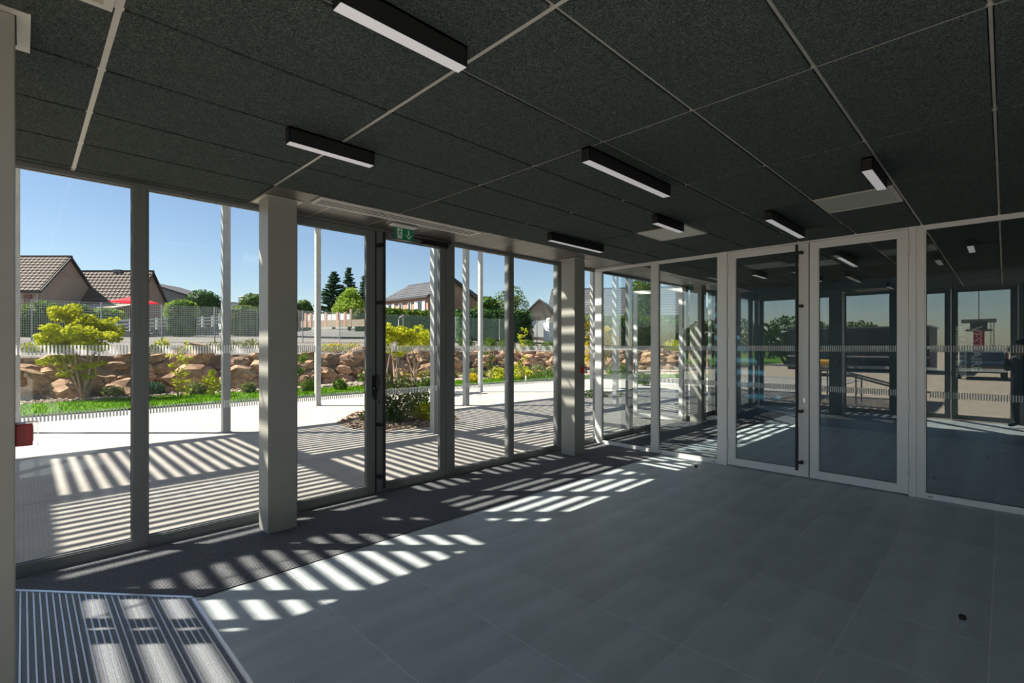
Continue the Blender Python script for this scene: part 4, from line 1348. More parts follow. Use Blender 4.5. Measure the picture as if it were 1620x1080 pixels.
# ------------------------------------------------------------------ wire mesh fence
fence = tag(empty('wire_fence', (20, 32, 0)), 'pale welded wire fence on posts along the top of the bank', 'fence')
FU = [0.30 + 2.5 * k for k in range(-1, 17)]
def fz(x): return 1.92 + 0.010 * max(0, x) 
def wire_panel(L, H):
    mb = MB()
    n = int(L / 0.078)
    r = 0.0045
    for i in range(n + 1):
        x = L * i / n
        mb.box(x - r, -r, 0, x + r, r, H)
    m_ = int(H / 0.11)
    for j in range(m_ + 1):
        z = H * j / m_
        mb.box(0, -r, z - r, L, r, z + r)
    return mb
WH = 1.85
wp = wire_panel(2.44, WH).mesh('wire_panel', WIRE)
wpg = wire_panel(2.44, WH).mesh('wire_panel', WIREG)
post_me = MB().box(-0.03, -0.03, -0.3, 0.03, 0.03, WH + 0.08).mesh('fence_post', GALV)
for k, u_ in enumerate(FU):
    link('fence_post', post_me, fence, (u_ - 20, 0, fz(u_)))
    if k < len(FU) - 1:
        o = link('wire_panel', wp if u_ < 15.2 else wpg, fence, (u_ + 0.03 - 20, 0, fz(u_) + 0.05)); 
        o.rotation_euler = (0, -math.atan2(fz(FU[k + 1]) - fz(u_), 2.5), 0)

# hedges and garden shrubs beyond the fence
def hedge(name, label, p0, p1, h, wdt, m, count, size, cat='hedge', lum=0.12):
    a, b = Vector(p0), Vector(p1)
    L = (b - a).length
    rz = math.atan2(b.y - a.y, b.x - a.x)
    root = tag(empty(name, p0, rz), label, cat)
    mb = MB()
    nx, nz = max(3, int(L / 0.4)), 6
    prof = [(-wdt/2, 0), (-wdt/2, h*.45), (-wdt*.45, h*.8), (-wdt*.2, h*.97), (wdt*.2, h*.97), (wdt*.45, h*.8), (wdt/2, h*.45), (wdt/2, 0)]
    for i in range(nx + 1):
        x = L * i / nx
        e = 0.75 if i in (0, nx) else 1.0
        for (y_, z_) in prof:
            q = lum * noise.noise(Vector((x * 1.3 + p0[0], y_ * 1.3, z_ * 1.3)))
            mb.v.append((x, y_ * (e * 0.92 + q), max(-0.1, z_ * (0.92 + q) * (0.93 if e < 1 else 1)) if z_ > 0 else -0.3))
    P_ = len(prof)
    for i in range(nx):
        for k in range(P_ - 1):
            a_ = i * P_ + k
            mb.f.append((a_, a_ + 1, a_ + P_ + 1, a_ + P_))
    mb.f.append(tuple(range(P_))); mb.f.append(tuple(nx * P_ + k for k in range(P_)))
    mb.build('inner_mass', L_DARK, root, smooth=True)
    t = RNG.random(count) * L
    k = RNG.random(count) * (P_ - 1)
    ki = k.astype(int); kf = (k - ki)[:, None]
    pr = np.array(prof)
    yz = pr[ki] * (1 - kf) + pr[np.minimum(ki + 1, P_ - 1)] * kf
    C_ = np.column_stack([t, yz[:, 0] * 1.0, np.maximum(yz[:, 1], 0.02)]) + RNG.normal(size=(count, 3)) * np.array([size, size, size]) * 0.9
    link('foliage', leaf_mesh('foliage', C_, size, m), root)
    return root
def hp(x_, d_): return land_pt(x_, d_)
q0 = hp(600, 37.0); q1 = hp(742, 45.0)
hedge('hedge', 'tall bright green hedge between the wire fence and the peach house', hp(598, 38.0), hp(708, 42.5), 2.35, 1.5, L_MID, 9000, 0.12)
hedge('hedge', 'tall dark hedge behind the green fence beside the paired posts', hp(722, 44.5), hp(838, 47.0), 2.6, 1.5, L_DARK, 9000, 0.12)
hedge('hedge', 'low hedge behind the green fence near the partition corner', hp(905, 43.5), hp(1130, 47.0), 2.7, 1.6, L_MID, 9000, 0.13)
def bush(px_, py_, d_, rx, rz, m, label, cnt_=1600, size=0.09, name='garden_bush', core=True):
    """a bush standing on the land at depth d_, centred at the pixel"""
    p = at_depth(px_, py_, d_)
    g = land_z(p.x, p.y)
    cz = p.z - g
    root = plant(name, label, 'bush', (p.x, p.y, g), [(0, 0, cz, rx, rx * .8, rz), (rx * .45, 0, cz * .9, rx * .6, rx * .6, rz * .8), (-rx * .5, 0, cz * .85, rx * .6, rx * .6, rz * .8)], cnt_, size, m, shell=0.75)
    bm = bmesh.new(); bmesh.ops.create_icosphere(bm, subdivisions=3, radius=1.0)
    for v in bm.verts:
        c = v.co.copy()
        s = 0.86 + 0.18 * noise.noise(c * 2.2 + Vector((px_, 0, 0)))
        hs = 1.0 if c.z >= 0 else min(2.5, 0.92 / max(0.05, math.hypot(c.x, c.y)) if math.hypot(c.x, c.y) > 0.35 else 1.0)
        v.co = Vector((c.x * hs * rx * s, c.y * hs * rx * .8 * s, max(-cz - 0.2, c.z * rz * s if c.z > 0 else c.z * (cz + 0.15)) + cz))
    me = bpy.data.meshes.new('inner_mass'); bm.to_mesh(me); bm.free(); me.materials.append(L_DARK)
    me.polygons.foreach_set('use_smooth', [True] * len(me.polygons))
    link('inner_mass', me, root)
    return root
bush(70, 508, 29.0, 1.35, 1.25, L_MID, 'large dark green bush behind the fence at the tall windows', 2600, 0.10)
bush(125, 498, 33.0, 0.9, 0.75, L_MID, 'medium green bush between the fence and the awning')
bush(168, 498, 38.5, 1.3, 0.55, leafm('leaf_fresh', (0.12, 0.22, 0.02), (0.36, 0.48, 0.07), 0.6), 'clipped yellow topped bush below the awning', 1800)
bush(288, 489, 37.0, 1.15, 0.75, leafm('leaf_fresh', (0.12, 0.22, 0.02), (0.36, 0.48, 0.07), 0.6), 'clipped round bush beside the white rail fence', 2200)
bush(322, 478, 58.0, 1.9, 1.5, L_DARK, 'dark green tree-like bush behind the low white building', 1800, 0.15)
bush(392, 493, 40.0, 1.9, 0.5, L_OLIVE, 'low olive bush on the slope near the column', 1800)
bush(405, 480, 60.0, 1.8, 1.3, L_MID, 'round green bush behind the slope by the column', 1500, 0.15)
bush(480, 492, 65.0, 1.3, 1.6, L_MID, 'green bush left of the white gates', 1500, 0.14)
bush(570, 500, 56.0, 0.8, 0.9, L_OLIVE, 'pale garden bush beside the white gates', 900, 0.12)
bush(470, 505, 61.0, 0.6, 1.2, leafm('leaf_red', (0.16, 0.02, 0.02), (0.32, 0.07, 0.05)), 'reddish shrub by the garden wall', 700, 0.12)
bush(772, 487, 50.0, 1.4, 1.2, L_MID, 'bright green bush above the dark hedge', 1800, 0.14)

# trees
def crown_tree(px_, d_, top_y, crown, m, label, cnt_, size, name='tree', trunk=True, flat=0.0):
    p = land_pt(px_, d_)
    bl_ = [(*rel(p, x_, y_, d_ + dz_), rx, rx, rz) for (x_, y_, rx, rz, dz_) in crown]
    return plant(name, label, 'tree', p, bl_, cnt_, size, m, BARKD, None, 0.16, shell=0.5, flat=flat)
crown_tree(553, 66, 450, [(553, 482, 1.9, 1.8, 0), (545, 492, 1.7, 1.4, .5), (564, 490, 1.7, 1.5, -.5), (556, 468, 1.2, 1.2, 0)], leafm('leaf_fresh', (0.12, 0.22, 0.02), (0.36, 0.48, 0.07), 0.6), 'bright broadleaf tree in front of the two conifers', 5200, 0.16, 'broadleaf_tree')
crown_tree(805, 72, 450, [(800, 478, 2.0, 1.8, 0), (812, 468, 1.6, 1.6, 0), (790, 485, 1.5, 1.2, 0), (822, 482, 1.5, 1.4, 0)], L_MID, 'loose airy tree behind the dark hedge', 1800, 0.16, 'broadleaf_tree')
crown_tree(1020, 47, 450, [(1016, 470, 1.6, 1.8, 0), (1024, 450, 1.3, 1.5, 0), (1014, 490, 1.6, 1.4, 0)], L_MID, 'light green tree seen through the partition pane', 2600, 0.15, 'broadleaf_tree')
crown_tree(1068, 62, 470, [(1062, 490, 2.0, 1.8, 0), (1078, 480, 1.6, 1.6, 0)], L_OLIVE, 'olive tree behind the open door of the next room', 2200, 0.15, 'broadleaf_tree')
crown_tree(1100, 66, 470, [(1098, 492, 1.7, 2.0, 0), (1108, 500, 1.5, 1.4, 0)], L_DARK, 'dark tree by the far window of the next room', 2200, 0.15, 'broadleaf_tree')
def conifer(px_, d_, y_top, wpx, label, seed):
    p = land_pt(px_, d_)
    top = at_depth(px_, y_top, d_).z - p[2]
    root = tag(empty('conifer', p), label, 'tree')
    rr = random.Random(seed)
    MB().tube([(0, 0, -0.2), (0, 0, top * .6), (0, 0, top)], [0.28, 0.16, 0.02], 8).build('trunk', BARKD, root, smooth=True)
    R0 = wpx / F_PX * d_ / 2
    C_ = []
    br = MB()
    z = top * 0.12
    while z < top * 0.98:
        f_ = 1 - z / top
        nb_ = 7
        for k in range(nb_):
            th = rr.random() * 6.283
            Lb = R0 * (f_ ** 0.8) * rr.uniform(0.75, 1.15) + 0.15
            tip = Vector((math.cos(th) * Lb, math.sin(th) * Lb, z + rr.uniform(-0.1, 0.25) + 0.10 * Lb))
            st0 = Vector((0, 0, z))
            br.tube([st0, tip], [0.035, 0.008], 4, cap=False)
            m_ = int(18 + 40 * Lb)
            for q in range(m_):
                t = rr.uniform(0.15, 1.0)
                c = st0.lerp(tip, t)
                s_ = 0.28 * (1.1 - t * 0.5)
                C_.append((c.x + rr.gauss(0, s_ * .6), c.y + rr.gauss(0, s_ * .6), c.z + rr.gauss(0, s_ * .3)))
        z += top * 0.045
    br.build('branches', BARKD, root)
    link('foliage', leaf_mesh('foliage', np.array(C_), 0.20, L_BLUE, flat=0.5, aspect=0.4), root)
conifer(528, 82, 430, 70, 'spreading blue green conifer with drooping layered branches', 3)
conifer(552, 88, 424, 46, 'tall pointed dark conifer behind the broadleaf tree', 4)
conifer(578, 84, 436, 42, 'dark conifer partly hidden by the door frame', 5)

# road and garden wall with white gates
mb = MB()
ra = [land_pt(x_, d_) for x_, d_ in ((440, 38), (500, 37.5), (560, 38.5), (605, 40))]
rb = [land_pt(x_, d_) for x_, d_ in ((440, 47), (500, 47.5), (560, 48.5), (605, 50))]
for a, b in zip(ra, rb):
    for t in np.linspace(0, 1, 6):
        x_, y_ = a[0] * (1 - t) + b[0] * t, a[1] * (1 - t) + b[1] * t
        mb.v.append((x_, y_, land_z(x_, y_) + 0.14))
for i in range(3):
    for k in range(5):
        a = i * 6 + k; mb.f.append((a, a + 6, a + 7, a + 1))
road = mb.build('road', ASPH, smooth=True)
structure(road, 'grey asphalt road beyond the wire fence', 'road')
gw = tag(empty('garden_wall', land_pt(530, 52.5)), 'peach garden wall with brick piers and white gates across the road', 'wall')
o0 = Vector(land_pt(530, 52.5))
def gw_box(x0, x1, zt, zb, m, name, th=0.15, d_=52.5, dd=0.0):
    gd = lambda x_: d_ + dd - (x_ - 530) / F_PX * d_ * 0.5      # the wall's right end comes nearer
    a, b = at_depth(x0, 500, gd(x0)), at_depth(x1, 500, gd(x1))
    z0, z1 = at_depth(x0, zb, d_).z, at_depth(x0, zt, d_).z
    n_ = Vector((float(VD[0]), float(VD[1]), 0)) * th
    P = [(a.x, a.y), (b.x, b.y), (b.x + n_.x, b.y + n_.y), (a.x + n_.x, a.y + n_.y)]
    mb = MB().prism([(p[0] - o0.x, p[1] - o0.y) for p in P], z0 - o0.z, z1 - o0.z)
    mb.build(name, m, gw)
PIER = mat('brick_pier', (0.55, 0.30, 0.20), 0.9, var=0.15, nscale=6)
gw_box(476, 600, 506, 517, RENDERC, 'low_wall', 0.2)
for x_ in (483, 491, 515, 533, 545.5):
    gw_box(x_ - 1.5, x_ + 1.5, 494, 517, PIER, 'pier', 0.35, dd=-0.1)
for (a, b) in ((485, 490), (493, 513), (536, 544)):
    gw_box(a, b, 496, 507, PVC, 'white_panel', 0.06)
gw_box(517, 524.2, 497, 515.5, PVC, 'gate_leaf', 0.06, dd=-0.05); gw_box(524.8, 531.5, 497, 515.5, PVC, 'gate_leaf', 0.06, dd=-0.05)
gw_box(547, 553, 497, 515.5, PVC, 'side_gate', 0.06, dd=-0.05)
gw_box(553, 556, 490, 517, RENDERC, 'pier', 0.4, dd=-0.1)

# white rail fence on a grey block wall
rail = tag(empty('rail_fence', (0, 0, 0)), 'white three-rail plastic fence in front of the tiled house', 'fence')
A0, A1 = at_depth(160, 520, 33.5), at_depth(352, 511, 43.0)
rail.location = A0
def rb_(t, dz): 
    p = A0.lerp(A1, t) - A0; return Vector((p.x, p.y, p.z + dz))
for dz in (0.0, 0.26, 0.52):
    a, b = rb_(0, dz), rb_(1, dz)
    dirn = (b - a).normalized(); nrm = Vector((-dirn.y, dirn.x, 0)).normalized() * 0.03
    mb = MB().quadbox([a - nrm - Vector((0, 0, .055)), b - nrm - Vector((0, 0, .055)), b + nrm - Vector((0, 0, .055)), a + nrm - Vector((0, 0, .055)),
                       a - nrm + Vector((0, 0, .055)), b - nrm + Vector((0, 0, .055)), b + nrm + Vector((0, 0, .055)), a + nrm + Vector((0, 0, .055))])
    if dz > 0.1 or True:
        mb.build('rail', PVC, rail)
for k in range(11):
    p = rb_(k / 10, 0)
    MB().box(p.x - .07, p.y - .07, p.z - 0.25, p.x + .07, p.y + .07, p.z + 0.64).build('rail_post', PVC, rail)
bw_ = tag(empty('block_wall', A0), 'grey block retaining wall below the white rail fence', 'wall')
for r in range(5):
    for c in range(14):
        t0, t1 = (c + (0.5 if r % 2 else 0)) / 14.5, (c + 1 + (0.5 if r % 2 else 0)) / 14.5
        a, b = rb_(t0 + 0.002, -0.2), rb_(min(1, t1) - 0.002, -0.2)
        z1 = a.z - r * 0.3; z0 = z1 - 0.29
        dirn = (b - a); dirn.z = 0; dirn.normalize(); nr = Vector((dirn.y, -dirn.x, 0)) * -0.1
        MB().prism([(a.x, a.y), (b.x, b.y), (b.x + nr.x * 2, b.y + nr.y * 2), (a.x + nr.x * 2, a.y + nr.y * 2)], z0, z1).build('block', BLOCK, bw_)
for t in (0.62,):
    p = rb_(t, -0.9)
    q = Vector((float(VD[0]), float(VD[1]), 0)) * -0.25
    MB().box(p.x + q.x - .2, p.y + q.y - .12, p.z - 0.35, p.x + q.x + .2, p.y + q.y + .12, p.z + 0.5).build('meter_box', PVC, bw_)

# ------------------------------------------------------------------ houses
def frame_at(px_, d_):
    """local frame: origin on the land, x to the right across the view, y away"""
    p = land_pt(px_, d_)
    return p
def house_block(root, x0, x1, y0, y1, zb, ze, zr, wall, roofm, tiles=None, over=0.25, gable_m=None):
    """ridge along local x; x across the view, y away from it; builds wall + two roof slopes"""
    ym = (y0 + y1) / 2
    mb = MB()
    prof = [(y0, zb), (y1, zb), (y1, ze), (ym, zr), (y0, ze)]
    mb.prism(prof, x0, x1, lambda a, b, h: (h, a, b))
    mb.build('house_wall', wall, root)
    sl = (zr - ze) / (ym - y0)
    th = 0.10
    for s in (0, 1):
        ya, yb = (y0 - over, ym) if s == 0 else (y1 + over, ym)
        za = ze - over * sl
        X0, X1 = x0 - over, x1 + over
        P = [(X0, ya, za), (X1, ya, za), (X1, yb, zr), (X0, yb, zr)]
        mb = MB().quadbox([(p[0], p[1], p[2] + 0.02) for p in P] + [(p[0], p[1], p[2] + 0.02 + th) for p in P])
        slope = mb.build('roof_slope', roofm if tiles is None else RTILED, root)
        if tiles and s == 0:
            tw, tl = tiles
            L = math.hypot(yb - ya, zr - za)
            nr, nc = int(L / tl), int((X1 - X0) / tw)
            dy, dz = (yb - ya) / L, (zr - za) / L
            mbt = MB()
            for r in range(nr):
                for c in range(nc):
                    xa = X0 + c * tw + 0.015; xb = xa + tw - 0.03
                    s0, s1 = r * tl, r * tl + tl * 0.93
                    for (xa_, xb_, lift) in ((xa, xa + (xb - xa) * .62, 0.10), (xa + (xb - xa) * .62, xb, 0.055)):
                        b0 = [(xa_, s0), (xb_, s0), (xb_, s1), (xa_, s1)]
                        lo_ = [(q[0], ya + dy * q[1], za + dz * q[1] + 0.02 + th) for q in b0]
                        hi_ = [(q[0], ya + dy * q[1] - dz * (lift if q[1] == s0 else lift * 0.35), za + dz * q[1] + 0.02 + th + dy * (lift if q[1] == s0 else lift * 0.35)) for q in b0]
                        mbt.quadbox(lo_ + hi_)
            o = mbt.build('roof_tiles', roofm, slope); o['kind'] = 'stuff'
        elif tiles is None and s == 0:
            L = math.hypot(yb - ya, zr - za); dy, dz = (yb - ya) / L, (zr - za) / L
            nr = max(3, int(L / 0.55))
            for r in range(nr):
                s0, s1 = L * r / nr, L * (r + 0.97) / nr
                b0 = [(X0, s0), (X1, s0), (X1, s1), (X0, s1)]
                lo_ = [(q[0], ya + dy * q[1], za + dz * q[1] + 0.02 + th) for q in b0]
                hi_ = [(q[0], ya + dy * q[1] - dz * (0.04 if q[1] == s0 else 0.012), za + dz * q[1] + 0.02 + th + dy * (0.04 if q[1] == s0 else 0.012)) for q in b0]
                MB().quadbox(lo_ + hi_).build('slate_course', roofm, slope)
    MB().box(x0 - over, y0 - over - 0.08, ze - over * sl - 0.05, x1 + over, y0 - over + 0.04, ze - over * sl + 0.09).build('gutter', SLATEJ, root)
    for xg in (x0 - over, x1 + over):
        mb = MB()
        for (ya, za, yb, zb_) in ((y0 - over, ze - over * sl, ym, zr), (y1 + over, ze - over * sl, ym, zr)):
            mb.quadbox([(xg - .04, ya, za - .08), (xg + .04, ya, za - .08), (xg + .04, yb, zb_ - .08), (xg - .04, yb, zb_ - .08), (xg - .04, ya, za + .13), (xg + .04, ya, za + .13), (xg + .04, yb, zb_ + .13), (xg - .04, yb, zb_ + .13)])
        mb.build('verge_board', SLATEJ, root)
    mb = MB().box(x0 - over, ym - 0.12, zr + 0.05, x1 + over, ym + 0.12, zr + 0.22); mb.build('ridge_cap', roofm, root)

def house_root(label, d_, px_, name='house'):
    p = d_ * VD + (px_ - 810.0) / F_PX * d_ * RT
    root = tag(empty(name, (float(p[0]), float(p[1]), 0), YAW - math.pi / 2), label, 'house')
    return root
def lx(px_, d_, root_px, root_d):   # local x of a pixel column at depth d_
    return (px_ - 810.0) / F_PX * d_ - (root_px - 810.0) / F_PX * root_d
def zz(py_, d_): return EYE - (py_ - HORIZON) / F_PX * d_

# house with brown roof tiles: taller part and lower wing
R1 = (46.0, 150)
h1 = house_root('beige house with brown tiled roofs, awning and a taller part', *R1)
house_block(h1, lx(66, 46, 150, 46), lx(213, 46, 150, 46), 0.0, 4.2, zz(520, 46), zz(477, 46), zz(431, 48.1), RENDERB, RTILE, tiles=(0.40, 0.37))
house_block(h1, lx(-40, 42, 150, 46), lx(64, 42, 150, 46), -4.0, 1.4, zz(520, 42), zz(457, 42), zz(408, 44.7), RENDERC, RTILE, tiles=(0.40, 0.37))
xs0 = lx(42, 42, 150, 46)
MB().box(lx(38, 42, 150, 46), -4.06, zz(500, 42), lx(51, 42, 150, 46), -4.0, zz(466, 42)).build('shutter', BROWN, h1)
MB().tube([(lx(61, 42, 150, 46), -4.12, zz(520, 42)), (lx(61, 42, 150, 46), -4.12, zz(460, 42))], 0.06, 8).build('downpipe', ALU_D, h1)
MB().box(lx(181, 48, 150, 46), 1.8, zz(432, 48.1), lx(193, 48, 150, 46), 2.4, zz(427, 48.1)).build('chimney', BLOCK, h1)
# awning with scalloped edge
mb = MB()
x0_, x1_ = lx(74, 44.5, 150, 46), lx(200, 44.5, 150, 46)
za, zb_ = zz(481, 45.9), zz(487.5, 43.5)
mb.quadbox([(x0_, -0.05, za), (x1_, -0.05, za), (x1_ - .3, -2.6, zb_), (x0_, -2.6, zb_), (x0_, -0.05, za + .05), (x1_, -0.05, za + .05), (x1_ - .3, -2.6, zb_ + .05), (x0_, -2.6, zb_ + .05)])
aw = mb.build('awning', AWN, h1)
mb = MB(); n = 36
for k in range(n):
    if k % 2 == 0:
        xa = x0_ + (x1_ - .3 - x0_) * k / n
        mb.box(xa, -2.64, zb_ - 0.24, xa + (x1_ - .3 - x0_) / n, -2.6, zb_ + 0.02)
mb.build('valance', BROWN, aw)
mb = MB(); mb.box(x0_, -2.63, zb_ - 0.16, x1_ - .3, -2.605, zb_ + 0.02); mb.build('valance_band', AWN, aw)
# grey shed roof behind the wing
h1b = house_root('low grey house with a single sloping roof behind the tiled wing', 60.0, 265)
mb = MB().prism([(-2.6, zz(520, 60)), (2.1, zz(520, 60)), (2.1, zz(466, 60)), (-2.6, zz(447, 60))], 0, 6, lambda a, b, h: (a, h, b)); mb.build('house_wall', BLOCK, h1b)
mb = MB().quadbox([(-2.8, -.3, zz(447, 60)), (2.4, -.3, zz(468, 60)), (2.4, 6.3, zz(468, 60)), (-2.8, 6.3, zz(447, 60)), (-2.8, -.3, zz(447, 60) + .2), (2.4, -.3, zz(468, 60) + .2), (2.4, 6.3, zz(468, 60) + .2), (-2.8, 6.3, zz(447, 60) + .2)]); mb.build('roof_slope', SLATEJ, h1b)
# red parasol
pc = at_depth(213, 476, 41.5); gz = land_z(pc.x, pc.y)
par = tag(empty('parasol', (pc.x, pc.y, gz)), 'open red garden parasol in front of the beige house', 'parasol')
MB().tube([(0, 0, 0), (0, 0, pc.z + 0.35 - gz)], 0.03, 8).build('pole', PVC, par)
Rp = 1.75; zc = pc.z - gz
mb = MB()
mb.v.append((0, 0, zc + 0.42))
for k in range(8):
    th = k * math.pi / 4
    mb.v.append((Rp * math.cos(th), Rp * math.sin(th), zc - 0.12))
for k in range(8):
    mb.f.append((0, 1 + k, 1 + (k + 1) % 8))
mb.build('canopy', PARA, par)
# white low building far behind
wb = house_root('long low white building with a flat roof on the skyline', 72.0, 350, 'low_building')
MB().box(lx(304, 72, 350, 72), 0, zz(508, 72), lx(372, 72, 350, 72), 5, zz(479, 72)).build('house_wall', PVC, wb)
MB().box(lx(303, 72, 350, 72), -.2, zz(479.4, 72), lx(373, 72, 350, 72), 5.2, zz(478, 72)).build('roof_edge', BLOCK, wb)
# chimney pot / antenna on the skyline
# peach house with slate roof, receding to the left
R2 = (48.0, 677)
h2 = house_root('peach rendered house with slate roof and white shutters behind the hedge', *R2)
h2.rotation_euler = (0, 0, YAW - math.pi / 2 - math.radians(43))
house_block(h2, -7.6, 0.0, 0, 6.4, 2.0, 6.62, 8.35, RENDERP, SLATE)
for (xw, wd) in ((-6.5, .75), (-4.6, .6), (-3.0, .55), (-1.25, .85)):
    wn = MB().box(xw - wd/2, -0.06, 4.9, xw + wd/2, 0.02, 6.15).build('window', PVC, h2)
    MB().box(xw - wd/2 + .09, -0.075, 4.98, xw + wd/2 - .09, -0.05, 6.06).build('pane', DKGLASS, wn)
    if wd > .7:
        for s_ in (-1, 1):
            MB().box(xw + s_ * (wd/2 + .24) - .2, -0.09, 4.85, xw + s_ * (wd/2 + .24) + .2, -0.01, 6.2).build('shutter', PVC, h2)
h2b = house_root('smaller slate roofed house seen left of the peach house', 76.0, 606)
h2b.rotation_euler = (0, 0, YAW - math.pi / 2 - math.radians(60))
house_block(h2b, -1.0, 5.0, 0.5, 6.5, 2.5, 8.0, 10.3, RENDERC, SLATE)
# beige gable end right of the peach house
h2c = house_root('tall beige gable end with dark verge between the posts', 62.0, 738)
mb = MB(); mb.prism([(-4.6, 2.2), (1.6, 2.2), (1.6, zz(471, 62)), (-1.6, zz(442, 62)), (-4.6, zz(465, 62))], 0.0, 7.0, lambda a, b, h: (a, h, b)); mb.build('house_wall', RENDERB, h2c)
for (xa, ya, xb, yb) in ((1.9, 474, -1.6, 441.5), (-4.9, 467, -1.6, 441.5)):
    P = [(xa, -.35, zz(ya, 62)), (xb, -.35, zz(yb, 62)), (xb, 7.2, zz(yb, 62)), (xa, 7.2, zz(ya, 62))]
    MB().quadbox(P + [(p[0], p[1], p[2] + .22) for p in P]).build('roof_slope', SLATEJ, h2c)
# gabled house right: gable to the viewer, big slate roof running right
R3 = (52.0, 862)
h3 = house_root('cream house with small gabled porch and large slate roof beside the column', *R3)
h3.rotation_euler = (0, 0, YAW - math.pi / 2 - math.radians(12))
house_block(h3, 0.2, 14.0, 1.5, 11.0, 2.0, 4.9, 8.2, RENDERC, SLATE)
# porch gable facing the viewer: ridge along y
mb = MB(); mb.prism([(-2.1, 2.0), (1.6, 2.0), (1.6, 4.55), (-0.25, 6.3), (-2.1, 4.55)], -2.0, 3.0, lambda a, b, h: (a, h, b)); mb.build('porch_wall', RENDERC, h3)
for s in (-1, 1):
    xa, xm = (-2.45, -0.25) if s < 0 else (1.95, -0.25)
    mb = MB().quadbox([(xa, -2.3, 4.3), (xm, -2.3, 6.35), (xm, 3.2, 6.35), (xa, 3.2, 4.3), (xa, -2.3, 4.46), (xm, -2.3, 6.51), (xm, 3.2, 6.51), (xa, 3.2, 4.46)]); mb.build('porch_roof', SLATE, h3)
MB().box(-1.4, -2.08, 2.6, 0.7, -2.0, 4.3).build('garage_door', PVC, h3)
# white gate pier by it
p = land_pt(868, 47)
gp = tag(empty('gate_pier', p), 'white square gate pier with a ball finial by the cream house', 'pier')
MB().box(-.35, -.35, -.3, .35, .35, 2.0).build('shaft', PVC, gp)
MB().lathe([(.05, 2.0), (.2, 2.1), (.26, 2.25), (.2, 2.42), (.03, 2.5)], (0, 0, 0), 12).build('ball_finial', PVC, gp, smooth=True)
# street lamps and a pole on the skyline
for (x_, y_, d_, lab) in ((378, 470, 66, 'slim street lamp on the skyline before the column'), (395, 470, 70, 'reddish skyline pole near the column')):
    b_ = land_pt(x_, d_); tz = zz(y_, d_) - b_[2]
    r_ = tag(empty('street_lamp', b_), lab, 'street lamp')
    MB().tube([(0, 0, -0.3), (0, 0, tz)], 0.07, 8).build('pole', GALV if x_ < 390 else BROWN, r_)
    MB().tube([(0, 0, tz), (0.5, -0.5, tz + .1)], [0.08, 0.12], 8).build('lamp_head', GALV if x_ < 390 else BROWN, r_)

# ================================================================== forecourt beyond the end wall (mirrored in the partition)
fc = box_obj('forecourt', GRAVB, None, -170, -40, -0.25, UE - 0.11, NF + 0.08, -0.05)
structure(fc, 'brown gravel forecourt outside the main entrance', 'ground')
box_obj('gravel_apron', GRAVB, fc, -170, NF + 0.08, -0.25, -16.05, 16.0, -0.05)
fc2 = box_obj('airfield', GRASSB, None, -170, 16.0, -0.26, -16.1, 90, -0.06)
structure(fc2, 'flat open grass and apron beyond the forecourt', 'ground')
lawn_back = None
tw = tag(empty('control_tower', (-133.0, 4.0, -0.05)), 'red control tower with a flat viewing cabin and mast beyond the forecourt', 'tower')
tw.scale = (0.62, 0.62, 0.66)
MB().box(-1.5, -1.4, 0, 1.5, 1.4, 7.6).build('shaft', TREDM, tw)
MB().box(-3.2, -3.4, 7.6, 3.2, 3.4, 8.2).build('gallery', BLOCK, tw)
MB().box(-2.1, -2.2, 8.2, 2.1, 2.2, 10.4).build('cabin_glass', DKGLASS, tw)
MB().box(-4.0, -4.4, 10.4, 4.0, 4.4, 11.4).build('cabin_roof', BLOCK, tw)
MB().tube([(0, 0, 11.4), (0, 0, 24)], 0.12, 6).build('mast', BLOCK, tw)
mb = MB()
for y_ in (-3.2, -2.4): mb.tube([(2.6, y_ - .6, 0), (2.6, y_ - .6, 10.4)], 0.1, 6)
for z_ in range(1, 10): mb.tube([(2.6, -3.8, z_), (2.6, -3.0, z_)], 0.07, 4)
mb.build('ladder', BLOCK, tw)
shed = tag(empty('clad_shed', (-27, 7.0, -0.05)), 'long dark clad shed across the forecourt', 'shed')
MB().box(-5, -3.6, 0, 0, 4.6, 2.95).build('cladding', SHED, shed)
MB().box(-5.1, -3.7, 2.95, 0.1, 4.7, 3.05).build('roof_edge', ALU_D, shed)
MB().box(-0.01, -3.6, 0.95, 0.03, 4.6, 1.05).build('rail_band', ALU_W, shed)
MB().box(0.0, -3.3, 1.15, 0.06, -2.3, 1.85).build('yellow_notice', L_YEL, shed)
def car(loc, rz, m, label):
    root = tag(empty('parked_car', loc, rz), label, 'car')
    prof = [(-2.0, .35), (2.0, .35), (2.05, .7), (1.9, .85), (1.05, .95), (.45, 1.42), (-1.1, 1.45), (-1.75, 1.0), (-2.0, .9)]
    MB().prism(prof, -0.85, 0.85, lambda a, b, h: (a, h, b)).build('body', m, root, bevel=0.06)
    MB().prism([(.98, .97), (.42, 1.37), (-1.05, 1.39), (-1.6, 1.0)], -0.86, 0.86, lambda a, b, h: (a, h, b)).build('side_glass', DKGLASS, root)
    mb = MB().quadbox([(1.1, -.68, .97), (1.1, .68, .97), (.52, .62, 1.40), (.52, -.62, 1.40), (1.06, -.68, .99), (1.06, .68, .99), (.50, .62, 1.42), (.50, -.62, 1.42)]); mb.build('windscreen', DKGLASS, root)
    for x_ in (-1.25, 1.3):
        for y_ in (-0.86, 0.86):
            MB().tube([(x_, y_ - .09, .32), (x_, y_ + .09, .32)], 0.32, 16).build('wheel', RUBBER, root)
car((-22.5, 0.9, -0.05), math.radians(-2), CARB, 'dark car parked on the forecourt near the entrance')
car((-20.8, 7.75, -0.05), math.radians(-13), CARY, 'yellow car parked beside the dark shed')
